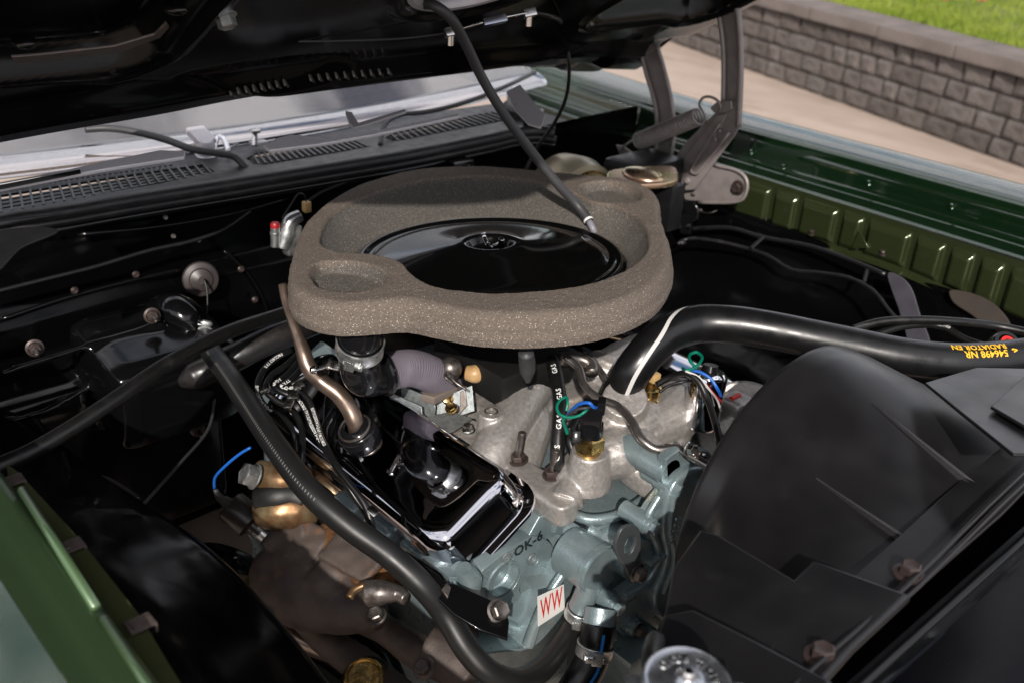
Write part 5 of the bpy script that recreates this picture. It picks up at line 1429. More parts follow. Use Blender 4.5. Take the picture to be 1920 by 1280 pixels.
    bolt(h, PX(1194, 1072, xx + .001), (1, 0, 0), .0095, .010, 'dull_steel', 'bolt', 1.3)
    # black bracket along the head
    k = thing('generator_bracket', 'black folded bracket bolted below the chrome cover beside the heater hose', 'bracket', PZ(860, 1110, .62))
    A_, B_ = PX(944, 1150, .345), PZ(764, 1042, .745); dd_ = (B_ - A_).normalized(); nb = facing(A_, B_) * .45 + V((0, 0, 1)); nb = (nb - dd_ * nb.dot(dd_)).normalized(); q = A_ + nb * .010
    plate('face', [[(764, 1036), (825, 1078), (834, 1096), (850, 1092), (930, 1128), (948, 1142), (955, 1165), (952, 1198), (900, 1180), (850, 1150), (812, 1112), (755, 1062)]], q, nb, .004, .001, M['black_gloss'], k)
    plate('flange', [[(748, 1036), (762, 1031), (828, 1074), (838, 1090), (824, 1086), (764, 1046)]], q + nb * .003, (nb + V((0, 0, 1))).normalized(), .004, .001, M['black_gloss'], k)
    bolt(k, PN(933, 1145, q + nb * .002, nb), nb + V((.5, 0, 0)), .0105, .012, 'dull_steel', 'bolt', 1.3)
    plate('web', [[(838, 1090), (846, 1100), (840, 1120), (828, 1104)]], q + nb * .004, nb, .004, .001, M['dull_steel'], k)
    # sensor pedestal
    # lower hoses
    H = Hose(PATH([(1122, 1170, 'x', .385), (1118, 1200, 'x', .392), (1110, 1235, 'x', .396), (1092, 1270, 'x', .40), (1060, 1320, 'x', .40)]), .021, 28, .002, rf=lambda f, i: .021 + (.0003 if i % 2 else 0))
    k = thing('lower_radiator_hose', 'black ribbed lower hose with blue stripe at the bottom edge', 'radiator hose', PX(1110, 1240, .40))
    obj('hose_body', H.mesh(), M['hose_gloss'], k, 180)
    obj('stripe', H.stripe(.010, H.L, V((.9, -.55, .2)), .004, .0006), M['blue_stripe'], k, 180)
    q, tg = H.at(.0); bm = new(); add_cyl(bm, q + tg * .006, q - tg * .02, .0195, seg=28); obj('nipple', bm, M['blue'], k)
    clamp('worm clamp on the blue striped hose at the bottom edge', H, .030, V((.75, -.65, .3)), None, .016, .0013, 'zinc', rr=.0213)
    # pulley / blue lower items
    k = thing('water_pump_flange', 'blue-grey pump flange edge and dark pulley below the timing cover', 'pump flange', PX(1180, 1230, .42))
    bm = new(); add_box(bm, PX(1170, 1250, .37), (.08, .08, .12), None, .01); obj('flange', bm, M['blue'], k)
    bm = new(); add_lathe(bm, [(.0, .02), (.02, .02), (.03, .012), (.052, .010), (.056, .006), (.050, .0), (.050, -.012), (.056, -.018), (.056, -.022), (0, -.022)], frame(PX(1300, 1190, .425), (1, 0, 0)), 48); obj('pulley', bm, M['dark_void'], k, 40)
    bm = new(); add_cyl(bm, PX(1300, 1190, .40), PX(1300, 1190, .45), .02); obj('hub', bm, M['dark_void'], k)
M['dark_plate'] = pm('dark_plate', (.085, .095, .10), .42, metal=.5, bump=.2, bs=200, bdist=.0004, rvar=.08, ns=40)
M['rubber_ribbed'] = pm('rubber_striated', (.012, .011, .011), .36, bump=.4, bs=90, bdist=.0008, rvar=.1, ns=30, extra=stains((.035, .031, .029), 30, .55, .8))

# ================================================================== HEATER HOSES AND PLUG WIRES
def hoses():
    H = Hose(PATH([(380, 628, 'x', -.32), (400, 665, .83), (430, 705, .835), (470, 765, .835), (520, 840, .83), (585, 925, .81), (660, 990, .785), (730, 1040, .76), (790, 1095, .735), (835, 1150, .70), (875, 1215, .668), (915, 1258, .645), (965, 1276, .625), (1012, 1256, .612), (1048, 1212, .610), (1074, 1172, .618), (1090, 1134, 'x', .352)]), .0148, 28, .003)
    t = thing('heater_hose', 'long black heater hose sweeping diagonally down in front of the engine', 'hose', PZ(585, 925, .80))
    obj('hose_body', H.mesh(), M['rubber_matte'], t, 180)
    # moulding seam of short ticks
    bm = new()
    for k in range(95):
        d = .075 + k * .0045; p, tt, nn, b = H.fr(d, V((-.2, -.6, .7))); p = p + nn * (H.r + .0003)
        s_ = (b * .0016, tt * .0007)
        vs = [bm.verts.new(p + s_[0] * i + s_[1] * (j + i * .6)) for i, j in ((-1, -1), (1, -1), (1, 1), (-1, 1))]; bm.faces.new(vs)
    o = obj('seam_print', bm, M['print_grey'], t, 180); o['kind'] = 'stuff'
    clamp('cast worm clamp on the heater outlet above the crossing black hoses', H, .016, V((.3, .2, 1)), None, .014, .0016, 'zinc', rr=.0151)
    clamp('worm clamp right of the white sticker at the end of the long heater hose', H, H.L - .012, V((.5, -.3, .8)), None, .015, .0013, 'zinc', rr=.0151)
    q, tg = H.at(H.L); bm = new(); add_cyl(bm, q - tg * .004, q + tg * .04, .015, seg=24); obj('nipple', bm, M['blue'], t)
    H2 = Hose(PATH([(338, 718, .785), (350, 712, .79), (385, 695, .80), (440, 670, .82), (500, 640, .835), (545, 622, .84), (600, 600, .84), (660, 590, .83)]), .0195, 28, .003, rf=lambda f, i: .0195 * min(1, .35 + f * 9))
    t = thing('heater_return_hose', 'thick black hose going from the heater box to behind the foam ring', 'hose', PZ(360, 705, .79))
    obj('hose_body', H2.mesh(), M['rubber_ribbed'], t, 180)
    H3 = Hose(PATH([(-60, 900, .86), (0, 872, .865), (60, 845, .87), (140, 798, .88), (220, 745, .89), (300, 690, .895), (380, 645, .895), (440, 618, .89), (500, 598, .88), (545, 585, .875), (600, 575, .87)]), .0095, 20, .003)
    t = thing('vacuum_hose', 'slim black hose running from the near fender corner towards the foam ring', 'hose', PZ(220, 745, .89))
    obj('hose_body', H3.mesh(), M['rubber'], t, 180)
    # spark plug wires
    W = [
        ([(545, 655, .85), (515, 672, .845), (493, 695, .84), (482, 725, .83), (490, 752, .822), (515, 775, .815), (538, 790, .815), (550, 815, .81), (552, 845, .79)], [(.015, 'PACKARD TV R'), (.085, 'SUPPRESSION 3-Q-69')], 'plug wire farthest from the breather tube, looping down past the hose'),
        ([(562, 660, .85), (535, 685, .845), (508, 705, .84), (498, 730, .832), (515, 748, .825), (545, 765, .82), (565, 800, .815), (566, 850, .80), (564, 885, .78)], [], 'plain black plug wire standing between the printed ones'),
        ([(570, 665, .85), (540, 700, .842), (515, 722, .838), (530, 735, .834), (555, 745, .83), (572, 768, .825), (585, 800, .820), (615, 850, .81), (640, 890, .80), (665, 930, .78), (688, 965, .76), (700, 1000, .74), (712, 1030, .72)], [(.060, '3-Q-69'), (.115, 'PACKARD TV R SUPPRESSION 3-Q-69')], 'printed plug wire running longest down the side of the chrome cover'),
        ([(578, 675, .85), (550, 706, .844), (528, 726, .84), (552, 728, .836), (575, 745, .83), (592, 785, .822), (602, 820, .818), (628, 868, .81), (655, 905, .80), (684, 945, .785), (698, 985, .765), (705, 1020, .735)], [(.050, 'TV R 3-Q-69'), (.130, 'SUPPRESSION 3-Q-69 PACKARD')], 'printed plug wire lying against the chrome cover above its twin'),
        ([(600, 680, .85), (580, 700, .846), (560, 712, .84), (548, 722, .835), (560, 740, .82), (580, 760, .81)], [], 'short plug wire disappearing under the bronze breather tube'),
    ]
    for pts, txt, label in W:
        t = thing('spark_plug_wire', 'black ' + label, 'spark plug wire', PZ(pts[4][0], pts[4][1], pts[4][2] - .01), 'spark plug wires beside the chrome valve cover')
        h = Hose(PATH(pts), .0043, 14, .003); obj('wire_body', h.mesh(), M['hose_gloss'], t, 180)
        for d, s_ in txt:
            me = text_mesh(s_, .0052, 1.05, .00015)
            for v in me.vertices:
                x = v.co.x; p, tt, nn, b = h.fr(d + x, (CAM_POS - PZ(600, 800, .82)).normalized())
                an = v.co.y / h.r; v.co = p + (nn * math.cos(an) + b * math.sin(an) * -1) * (h.r + .0004)
            finish(me, M['white']); link('print', me, t)
    k = thing('wire_separator', 'bright wire separator clips holding the plug wires together', 'clip', PZ(540, 745, .82))
    for a, b, z in ((497, 728, .836), (560, 722, .845), (550, 742, .838), (542, 757, .832), (700, 958, .778)):
        bm = new(); add_box(bm, (0, 0, 0), (.014, .010, .007), frame(PZ(a, b, z + .004), (.3, -.4, .8)) @ Matrix.Rotation(a, 4, 'Z'), .0015); obj('clip_piece', bm, M['bright_steel'], k)
    # blue lead and oil pressure sender
    h = Hose(PATH([(470, 838, .80), (450, 850, .79), (420, 875, .77), (403, 895, .75), (402, 915, .73)]), .0019, 8); o = obj('wire', h.mesh(), M['wire_blue'], None, 180); tag(o, 'blue wire running down to the black oil sender near the manifold', 'wire')
    t = thing('oil_pressure_sender', 'black cylindrical oil pressure sender with pale blue foot', 'sender', PZ(470, 1010, .55))
    a, b = PZ(430, 945, .66), PZ(470, 980, .64); u = (b - a).normalized()
    bm = new(); X = frame(a, u); L = (b - a).length
    add_lathe(bm, [(0, -.012), (.006, -.012), (.009, -.002), (.020, 0), (.0225, .003), (.0225, L), (.020, L + .002), (.013, L + .004), (.012, L + .02)], X, 36); obj('can', bm, M['sender_black'], t, 40)
    bm = new(); add_tube(bm, PATH([(404, 918, .725), (412, 932, .70), (422, 940, .68), (430, 946, .662)]), [.003, .005, .006, .006], 12); obj('boot', bm, M['rubber_grey'], t, 180)
    bm = new(); add_cyl(bm, b, b + u * .028, .011, .010, 18); add_cyl(bm, b + u * .012, b + u * .020, .0135, seg=6); obj('thread_boss', bm, M['zinc'], t)
    bm = new(); add_tube(bm, PATH([(478, 990, .63), (490, 1015, .60), (502, 1045, .57)]), .012, 16); obj('stem', bm, M['blue'], t, 180)
    plate('foot', [[(470, 992), (478, 1010), (492, 1060), (488, 1085), (475, 1080), (472, 1030)]], (0, 0, .60), (.4, -.7, .6), .010, .002, M['blue'], t)
    # distributor area at the far side of the thermostat housing
    k = thing('coil_terminal', 'chrome can with wire terminals beside the far end of the intake', 'ignition coil', PZ(1325, 700, .80))
    bm = new(); X = frame(PZ(1330, 700, .875), (-.1, .2, 1)); add_lathe(bm, [(0, .004), (.020, .004), (.024, 0), (.025, -.004), (.025, -.07), (.022, -.075)], X, 36); obj('can', bm, M['chrome'], k)
    bm = new(); add_lathe(bm, [(.0, .012), (.010, .012), (.012, .004), (.018, .004), (.019, .002)], X, 24); obj('tower', bm, M['elbow_gloss'], k)
    def wire(pts, r, mat, label):
        bm = new(); add_tube(bm, PATH(pts), r, 10, sm=8); o = obj('wire', bm, M[mat], None, 180); tag(o, label, 'wire')
    wire([(1280, 690, .90), (1288, 694, .905), (1300, 690, .905), (1312, 680, .905), (1316, 668, .905), (1306, 660, .905), (1294, 664, .905), (1294, 676, .905), (1306, 690, .90)], .0021, 'wire_green', 'teal green wire loop above the chrome coil can')
    wire([(1295, 693, .90), (1315, 698, .90), (1333, 710, .895), (1345, 728, .885), (1352, 742, .87)], .0022, 'wire_blue', 'blue wire curving over the chrome coil can')
    wire([(1308, 705, .90), (1325, 722, .885), (1340, 740, .87), (1352, 752, .855)], .0017, 'wire_red', 'thin red wire under the blue one at the coil can')
    wire([(1285, 695, .905), (1310, 706, .90), (1330, 730, .885), (1345, 750, .86), (1352, 770, .84)], .0014, 'pale_stripe', 'thin white wire between the red and blue ones')
    wire([(1232, 720, .87), (1260, 705, .885), (1290, 700, .90), (1310, 715, .895), (1325, 745, .88), (1340, 790, .865), (1350, 835, .85)], .0042, 'rubber', 'black taped harness hanging between the housing and the fan shroud')
    wire([(1300, 700, .90), (1316, 722, .89), (1330, 750, .875), (1342, 785, .86), (1352, 820, .85)], .0028, 'hose_gloss', 'second black lead running beside the taped harness by the shroud')
    wire([(1236, 735, .862), (1255, 722, .87), (1280, 715, .875), (1300, 712, .88)], .002, 'rubber', 'thin black lead from the tan cap to the coil wires')
    wire([(1480, 700, .90), (1492, 680, .91), (1510, 662, .915)], .0028, 'rubber', 'short black tube rising from behind the fan shroud')
    k = thing('alternator', 'aluminium alternator with red terminal cap behind the fan shroud', 'alternator', PZ(1385, 790, .70))
    bm = new(); add_cyl(bm, PX(1392, 800, .22), PX(1392, 800, .33), .065, seg=36); add_box(bm, PX(1376, 772, .33), (.04, .04, .05), None, .008); add_cyl(bm, PX(1360, 800, .30), PX(1360, 800, .34), .012)
    castobj('case', bm, M['alu'], k, .0025, 2, rough=.0005)
    bm = new(); a = PX(1396, 752, .335); add_cyl(bm, a, a + V((0, -.028, .0)), .009, seg=18); a = PX(1371, 748, .33); add_cyl(bm, a, a + V((0, .018, .0)), .004); obj('terminal_cap', bm, M['red'], k)
    # black bulkhead behind
    # gas charging hose over the foam
    P = [PD(*q) for q in ((796, 8, 1.425), (815, 11, 1.405), (843, 32, 1.41), (873, 82, 1.44), (903, 145, 1.47), (942, 210, 1.49), (992, 279, 1.515), (1045, 345, 1.535))] + [EP(1082, 385, .028), EP(1100, 408, .012), EP(1112, 430, -.002), EP(1120, 452, -.022)]
    h = Hose(P, .0068, 20, .004); t = thing('drain_tube', 'long grey rubber tube hanging from the hood scoop into the air cleaner', 'tube', P[-1])
    n = len(h.P); cut = int(n * .93)
    h1 = Hose(h.P[:cut], .0072, 20, .004, sm=1); obj('tube_body', h1.mesh(), M['rubber_grey'], t, 180)
    h2 = Hose(h.P[cut - 1:], .0052, 16, .003, sm=1); obj('lower_end', h2.mesh(), M['tube_pale'], t, 180)
    bm = new(); p, tg = h1.at(h1.L - .003); add_lathe(bm, [(.0072, -.002), (.0078, -.001), (.0078, .001), (.0072, .002)], frame(p, tg), 20); obj('white_ring', bm, M['white'], t)
    # solenoid block left of the foam
    k = thing('vacuum_solenoid', 'small silver solenoid with red terminal and amber plug left of the foam', 'solenoid', PX(540, 450, -.42))
    x = -.40
    c1 = PX(516, 430, x); bm = new(); add_cyl(bm, PX(516, 462, x), PX(516, 420, x), .0075, seg=20); add_cyl(bm, PX(516, 440, x), PX(516, 436, x), .0085); obj('terminal_post', bm, M['zinc'], k)
    bm = new(); add_lathe(bm, [(0, .006), (.006, .006), (.0078, .003), (.0078, -.002)], frame(PX(516, 424, x), (0, 0, 1)), 20); obj('red_cap', bm, M['wire_red'], k)
    bm = new(); add_tube(bm, PATH([(530, 465, 'x', x), (538, 440, 'x', x), (545, 415, 'x', x), (562, 405, 'x', x)]), [.012, .014, .012, .010], 16); add_box(bm, PX(548, 450, x), (.02, .03, .05), None, .005)
    obj('body', bm, M['zinc'], k, 60)
    bm = new(); add_box(bm, PX(575, 388, x), (.012, .012, .018), None, .002); obj('amber_plug', bm, M['tan_plastic'], k)
    bm = new(); add_tube(bm, PATH([(575, 380, 'x', x), (570, 366, 'x', x), (560, 364, 'x', x), (545, 385, 'x', x), (528, 410, 'x', x)]), .0013, 8); obj('lead', bm, M['rubber'], k, 180)
    for l, r, lab in (([(470, 395, 'x', -.49), (420, 430, 'x', -.485), (360, 452, 'x', -.485), (280, 470, 'x', -.485), (180, 500, 'x', -.48), (60, 530, 'x', -.48), (-60, 560, 'x', -.48)], .0032, 'thin black harness running across the firewall under the cowl seal'),
                      ([(700, 322, 'x', -.48), (640, 345, 'x', -.48), (600, 362, 'x', -.47), (575, 380, 'x', -.46)], .0028, 'short black lead on the firewall behind the foam ring')):
        h = Hose(PATH(l), r, 10, .006); o = obj('wiring_loom', h.mesh(), M['loom'], None, 180); tag(o, lab, 'wiring harness')
    # slim leads in the dark near bay
    wire([(405, 705, .76), (402, 750, .72), (392, 800, .70), (340, 865, .70), (300, 910, .71), (248, 968, .745)], .0022, 'rubber_grey', 'thin grey lead hanging down from the heater box to the near inner fender')
    wire([(262, 935, .72), (215, 905, .73), (190, 895, .735), (140, 902, .74)], .0030, 'rubber', 'short black lead with plug lying on the near inner fender')
M['rubber_matte'] = pm('rubber_matte', (.0095, .0095, .0095), .43, bump=.12, bs=500, bdist=.0003, rvar=.06, ns=25, spec=.45)
M['print_grey'] = pm('faint_print', (.16, .15, .14), .5)
M['tube_pale'] = pm('tube_pale', (.20, .20, .23), .45)
M['sender_black'] = pm('sender_black', (.020, .016, .015), .32)

# ================================================================== EXHAUST AND LOW PARTS
def exhaust():
    t = thing('exhaust_manifold', 'brown heat-stained cast iron exhaust manifold below the heater hose', 'exhaust manifold', PZ(640, 1130, .45))
    bm = new()
    def tb(pts, r, seg=18): add_tube(bm, PATH(pts), r, seg)
    tb([(538, 1032, .600), (524, 1070, .588), (545, 1105, .582), (600, 1125, .585), (660, 1140, .590), (715, 1152, .595)], [.026, .040, .045, .042, .034, .020], 28)
    tb([(540, 1040, .61), (560, 1012, .625), (590, 998, .64)], [.032, .028, .026])
    tb([(612, 1105, .605), (640, 1065, .63), (668, 1035, .65)], [.034, .028, .025])
    tb([(660, 1140, .580), (720, 1178, .560), (775, 1215, .560), (815, 1240, .56)], [.026, .019, .022, .026], 20)
    for q_ in ((560, 1012, .640), (668, 1035, .665)):
        add_box(bm, (0, 0, 0), (.085, .060, .014), frame(PZ(*q_), (0.1, -.45, .9)), .004)
    merge(bm, plate_px([[(762, 1192), (775, 1160), (800, 1158), (838, 1172), (846, 1200), (828, 1235), (805, 1262), (770, 1256), (752, 1235)]], (0, 0, .600), (.3, -.7, .6), .035, .004))
    tb([(800, 1215, .585), (850, 1240, .580), (885, 1275, .570)], [.030, .030, .030])
    tb([(850, 1235, .580), (875, 1208, .590), (900, 1190, .60)], [.026, .026, .024])
    tb([(555, 1140, .545), (600, 1190, .515), (680, 1250, .50), (760, 1325, .48)], [.018, .020, .024, .030])
    merge(bm, plate_px([[(700, 1142), (722, 1150), (730, 1168), (712, 1176), (695, 1162)]], (0, 0, .605), (.1, -.5, .8), .02, .003))
    castobj('casting', bm, M['iron'], t, .003, 4, rough=.0016, rs=60)
    for a, b, z in ((705, 1155, .62), (795, 1252, .60)):
        bolt(t, PZ(a, b, z), (.1, -.5, .8), .0095, .010, 'iron', 'bolt', 1.5)
    stud(t, PZ(500, 1138, .57), (.6, -.5, .3), .0065, .03, 'phosphate_dark')
    # rusty sleeve port and heat shields
    k = thing('heat_shield', 'rust orange rough port collar on the brown manifold behind the hose', 'heat shield', PZ(650, 1030, .60))
    bm = new(); add_tube(bm, PATH([(612, 1000, .635), (645, 1035, .635), (690, 1068, .635), (745, 1098, .635)]), [.022, .028, .026, .016], 20); castobj('collar', bm, M['rust_iron'], k, .0035, 3, rough=.001, rs=120)
    k = thing('outlet_fitting', 'heat-tinted gold fitting with hex plug above the brown manifold', 'fitting', PZ(520, 960, .62))
    bm = new(); add_tube(bm, PATH([(480, 888, .70), (505, 895, .70), (535, 900, .70), (570, 895, .69)]), [.020, .024, .026, .02], 18)
    add_tube(bm, PATH([(488, 960, .655), (520, 955, .665), (560, 955, .665), (590, 970, .65)]), [.022, .028, .028, .018], 18); castobj('casting', bm, M['copper_heat'], k, .0035, 4, rough=.001, rs=80)
    bm = new(); add_tube(bm, PATH([(492, 935, .675), (520, 930, .685), (550, 928, .685), (570, 935, .68)]), .022, 16); obj('dark_sleeve', bm, M['dark_void'], k, 180)
    bolt(k, PZ(478, 893, .712), (-.2, -.75, .5), .016, .016, 'zinc', 'hex_plug', 1.1)
    bm = new(); merge(bm, plate_px([[(492, 975), (510, 968), (560, 980), (552, 1000), (520, 1012), (505, 1000)]], (0, 0, .64), (.3, -.6, .6), .02, .004)); obj('flange', bm, M['iron'], k)
    # dipstick style lever/ steel clamp between hose and manifold
    k = thing('tube_bracket', 'steel tube bracket with oval end lying between hose and brown manifold', 'bracket', PZ(700, 1110, .66))
    bm = new(); add_tube(bm, PATH([(690, 1112, .675), (715, 1110, .68), (745, 1112, .68), (762, 1122, .68)]), [.016, .015, .010, .008], 16); obj('oval_end', bm, M['dull_steel'], k, 180)
    bolt(k, PZ(708, 1155, .63), (0, -.5, 1), .010, .010, 'dull_steel', 'bolt', 1.2)
    bm = new(); add_tube(bm, PATH([(655, 1120, .665), (665, 1105, .67), (690, 1095, .675), (740, 1110, .68)]), .005, 10); obj('heat_band', bm, M['copper_heat'], k, 180)
    # steering/brake line joint
    k = thing('pipe_union', 'grey steel pipe with hex union nut below the manifold', 'pipe', PZ(500, 1150, .50))
    bm = new(); add_tube(bm, PATH([(470, 1120, .52), (492, 1140, .52), (512, 1165, .515), (550, 1195, .50), (620, 1225, .48)]), [.016, .017, .017, .014, .012], 20); obj('pipe', bm, M['bronze_tube'], k, 180)
    q = PZ(468, 1122, .525); bm = new(); add_cyl(bm, q, q + V((-.018, -.012, .004)), .019, seg=6); obj('union_nut', bm, M['bright_dull'], k)
    q = PZ(460, 1110, .535); bm = new(); add_cyl(bm, q, q + V((-.015, -.01, .0)), .023, seg=24); obj('copper_collar', bm, M['copper_heat'], k)
    q = PZ(500, 1132, .54); bolt(k, q, (.5, -.5, .6), .011, .012, 'bright_steel', 'nut', 1.1)
    # frame, control arm, steering box in the near bay
    k = thing('chassis_frame', 'dusty tan chassis frame rail seen down past the inner fender', 'chassis', PZ(430, 1020, .30))
    bm = new(); add_box(bm, PZ(430, 1010, .33) + V((0, 0, -.04)), (.9, .16, .12), Matrix.Identity(4), .012); obj('rail', bm, M['frame_tan'], k)
    bm = new(); merge(bm, plate_px([[(300, 1000), (360, 1000), (410, 1060), (380, 1075), (320, 1020)]], (0, 0, .42), (0, -.2, 1), .03, .004)); obj('gusset', bm, M['frame_tan'], k)
    bm = new(); add_tube(bm, PATH([(340, 1060, .50), (400, 1062, .52), (440, 1085, .52), (470, 1110, .51)]), [.03, .035, .04, .03], 20); o = obj('upper_bushing', bm, M['black_gloss'], None, 180); tag(o, 'glossy black rounded bushing housing beside the pipe union', 'bushing')
    k = thing('control_arm', 'glossy black upper control arm curving along the bottom edge', 'control arm', PZ(560, 1240, .40))
    bm = new()
    for pts, r in (([(400, 1110, .50), (440, 1150, .49), (510, 1180, .48), (600, 1195, .47), (700, 1240, .45), (740, 1330, .44)], [.03, .034, .030, .026, .03, .03]), ([(420, 1150, .46), (500, 1215, .45), (600, 1240, .44), (680, 1300, .43)], [.04, .042, .035, .03]), ([(340, 1080, .50), (440, 1200, .44), (540, 1300, .40)], [.035, .05, .06])):
        add_tube(bm, PATH(pts), r, 22)
    castobj('arm', bm, M['black_gloss'], k, .005, 6)
    q = PZ(682, 1268, .52); k = thing('oil_filler_cap', 'gold rimmed round cap at the bottom edge below the manifold', 'cap', q)
    bm = new(); add_lathe(bm, [(.0, .0), (.020, .0), (.0215, .003), (.024, .003), (.026, 0), (.026, -.02), (.03, -.03)], frame(q, (.3, -.4, .9)), 36); obj('rim', bm, M['brass'], k, 30)
    bm = new(); add_lathe(bm, [(.030, -.012), (.034, -.02), (.036, -.06)], frame(q, (.3, -.4, .9)), 36); obj('neck', bm, M['black_gloss'], k)
    bm = new(); add_box(bm, (0, 0, 0), (1.0, .30, .06), Matrix.Translation((.25, -.62, .24)), .02); o = obj('lower_frame_rail', bm, M['dark_void'], None); tag(o, 'oily black lower frame rail in the shadow under the near inner fender', 'frame rail')
    bm = new(); add_box(bm, (0, 0, 0), (.22, 1.1, .12), Matrix.Translation((.28, .05, .26)), .02); o = obj('crossmember', bm, M['dark_void'], None); tag(o, 'dark crossmember under the engine block', 'crossmember')
    bm = new(); add_box(bm, (0, 0, 0), (.62, .42, .34), Matrix.Translation((-.02, .0, .48)), .03); o = obj('crankcase', bm, M['blue'], None); tag(o, 'blue-grey crankcase hidden low between the heads', 'crankcase')
    # far head and cover keep the far side closed
    k = thing('far_cylinder_head', 'dark blue-grey cylinder head on the far side behind the radiator hose', 'cylinder head', (.05, .22, .5))
    bm = new(); add_box(bm, (0.0, .24, .64), (.50, .16, .16), None, .02); obj('casting', bm, M['blue'], k)
    bm = new(); add_box(bm, (0.0, .26, .735), (.46, .12, .06), None, .02); obj('cover', bm, M['chrome_vc'], k)
    bm = new(); add_box(bm, (0, 0, 0), (.9, .25, .02), Matrix.Translation((.1, .66, .45)), .004); o = obj('far_frame_rail', bm, M['dark_void'], None); tag(o, 'dark frame rail low along the far inner fender', 'frame rail')

# ================================================================== FAN SHROUD, RADIATOR SUPPORT
def front():
    t = thing('fan_shroud', 'matte black plastic fan shroud with barrel throat and two moulded ribs', 'fan shroud', (.6, 0, .5))
    x0, x1 = .455, .692
    cy, cz, r = .090, .778, .199
    ztop = .925; yl, yr, zb = -.40, .44, .36
    def rectpt(th):
        c, s_ = math.cos(th), math.sin(th)
        hy = (yr - cy) if c > 0 else (cy - yl); hz = (ztop - cz) if s_ > 0 else (cz - zb)
        k = 1 / max(abs(c) / hy, abs(s_) / hz)
        k = min(k, 1e3); return cy + c * k, cz + s_ * k
    bm = new(); prev = None; NT = 160
    for i in range(41):
        f = i / 40; x = x0 + (x1 - x0) * f
        g = max(0, (f - .12) / .88) ** 1.15; row = []
        for k in range(NT):
            th = 2 * math.pi * k / NT
            rr = r + .012 * f
            a = cy + rr * math.cos(th), cz + rr * math.sin(th)
            b = rectpt(th)
            y = a[0] + (b[0] - a[0]) * g; z = a[1] + (b[1] - a[1]) * g
            z = min(z, a[1] if math.sin(th) > .75 else z) if False else z
            row.append(bm.verts.new((x, y, z)))
        if prev:
            for k in range(NT): bm.faces.new((prev[k], row[k], row[(k + 1) % NT], prev[(k + 1) % NT]))
        else: first = row
        prev = row
    # rolled throat lip
    ring2 = [bm.verts.new((x0 - .004, cy + (v.co.y - cy) * .975, cz + (v.co.z - cz) * .975)) for v in first]
    ring3 = [bm.verts.new((x0 + .010, cy + (v.co.y - cy) * .955, cz + (v.co.z - cz) * .955)) for v in first]
    for a, b in ((ring2, first), (ring3, ring2)):
        for k in range(NT): bm.faces.new((a[k], b[k], b[(k + 1) % NT], a[(k + 1) % NT]))
    obj('shroud_body', bm, M['plastic'], t, 60)
    # ribs
    body = [o_ for o_ in t.children if o_.name.startswith('shroud_body')][0]
    def rib(a, b, za, zb_, h=.006):
        bm = new(); prev = None; n = 24
        for i in range(n + 1):
            f = i / n; q, nn = surf(body, a[0] + (b[0] - a[0]) * f, a[1] + (b[1] - a[1]) * f, None)
            if q is None: continue
            q2 = surf(body, a[0] + (b[0] - a[0]) * min(1.02, f + .02), a[1] + (b[1] - a[1]) * min(1.02, f + .02), q + V((.01, 0, 0)))[0]
            u = (q2 - q).normalized(); w = u.cross(nn).normalized(); wd = .0012 + .0030 * f; hh = h * (.15 + .85 * f)
            row = [bm.verts.new(p) for p in (q - w * wd * 1.3 - nn * .001, q - w * wd * .7 + nn * hh, q - w * wd * .2 + nn * hh * .45, q + w * wd * .5 + nn * hh * .5, q + w * wd + nn * hh * .9, q + w * wd * 1.3 - nn * .001)]
            if prev:
                for k in range(5): bm.faces.new((prev[k], prev[k + 1], row[k + 1], row[k]))
            prev = row
        bmesh.ops.recalc_face_normals(bm, faces=bm.faces)
        obj('rib', bm, M['plastic_edge'], t, 40)
    rib((1636, 754), (1858, 944), .972, .942, .007); rib((1530, 896), (1748, 1054), .945, .941, .007); rib((1772, 745), (1922, 845), .965, .942, .003)
    rib((1328, 1094), (1400, 1138), .905, .925, .002)
    plate('top_flange', [[(1300, 1340), (1400, 1262), (1470, 1180), (1590, 1088), (1690, 1000), (1810, 890), (1990, 740), (1990, 850), (1880, 962), (1700, 1120), (1520, 1290), (1450, 1340)]], (0, 0, .934), (0, 0, 1), .004, .001, M['plastic'], t)
    plate('step_panel', [[(1312, 990), (1350, 1000), (1488, 1082), (1524, 1046), (1706, 1112), (1600, 1210), (1520, 1300), (1380, 1330), (1275, 1230), (1240, 1170), (1262, 1060)]], PZ(1500, 1150, .937), (-.22, -.10, 1), .010, .004, M['plastic'], t)
    plate('lower_panel', [[(1245, 1150), (1300, 1140), (1420, 1200), (1560, 1275), (1500, 1340), (1300, 1340), (1215, 1240)]], PZ(1400, 1260, .943), (-.15, -.1, 1), .008, .003, M['plastic'], t)
    plate('corner_panel', [[(1735, 716), (1830, 688), (1930, 690), (1990, 760), (1990, 850), (1900, 850), (1800, 770)]], (0, 0, .935), (-.1, .1, 1), .004, .0015, M['plastic'], t)
    plate('corner_cover', [[(1858, 760), (1925, 700), (1990, 700), (1990, 800), (1925, 800)]], (0, 0, .942), (-.1, .1, 1), .004, .0015, M['plastic'], t)
    for a, b in ((1704, 1076), (1540, 1232)):
        q = PZ(a, b, .940); k = thing('shroud_screw', 'brown flanged hex screw ' + ('between the rib ends on the shroud flange' if a == 1704 else 'lowest on the shroud near its front corner'), 'screw', q)
        bolt(k, q, (0, 0, 1), .0095, .010, 'phosphate_dark', 'screw_head', 1.5)
    # flange lip rails
    for z, off, r_ in ((.948, 0, .0022), (.940, 22, .0026)):
        bm = new(); add_tube(bm, PATH([(1380 + off, 1350, z), (1480 + off, 1290, z), (1560 + off, 1220, z), (1700 + off, 1098, z), (1850 + off, 950, z), (1990 + off, 820, z)]), r_, 8, sm=3); obj('lip', bm, M['plastic'], t, 180)
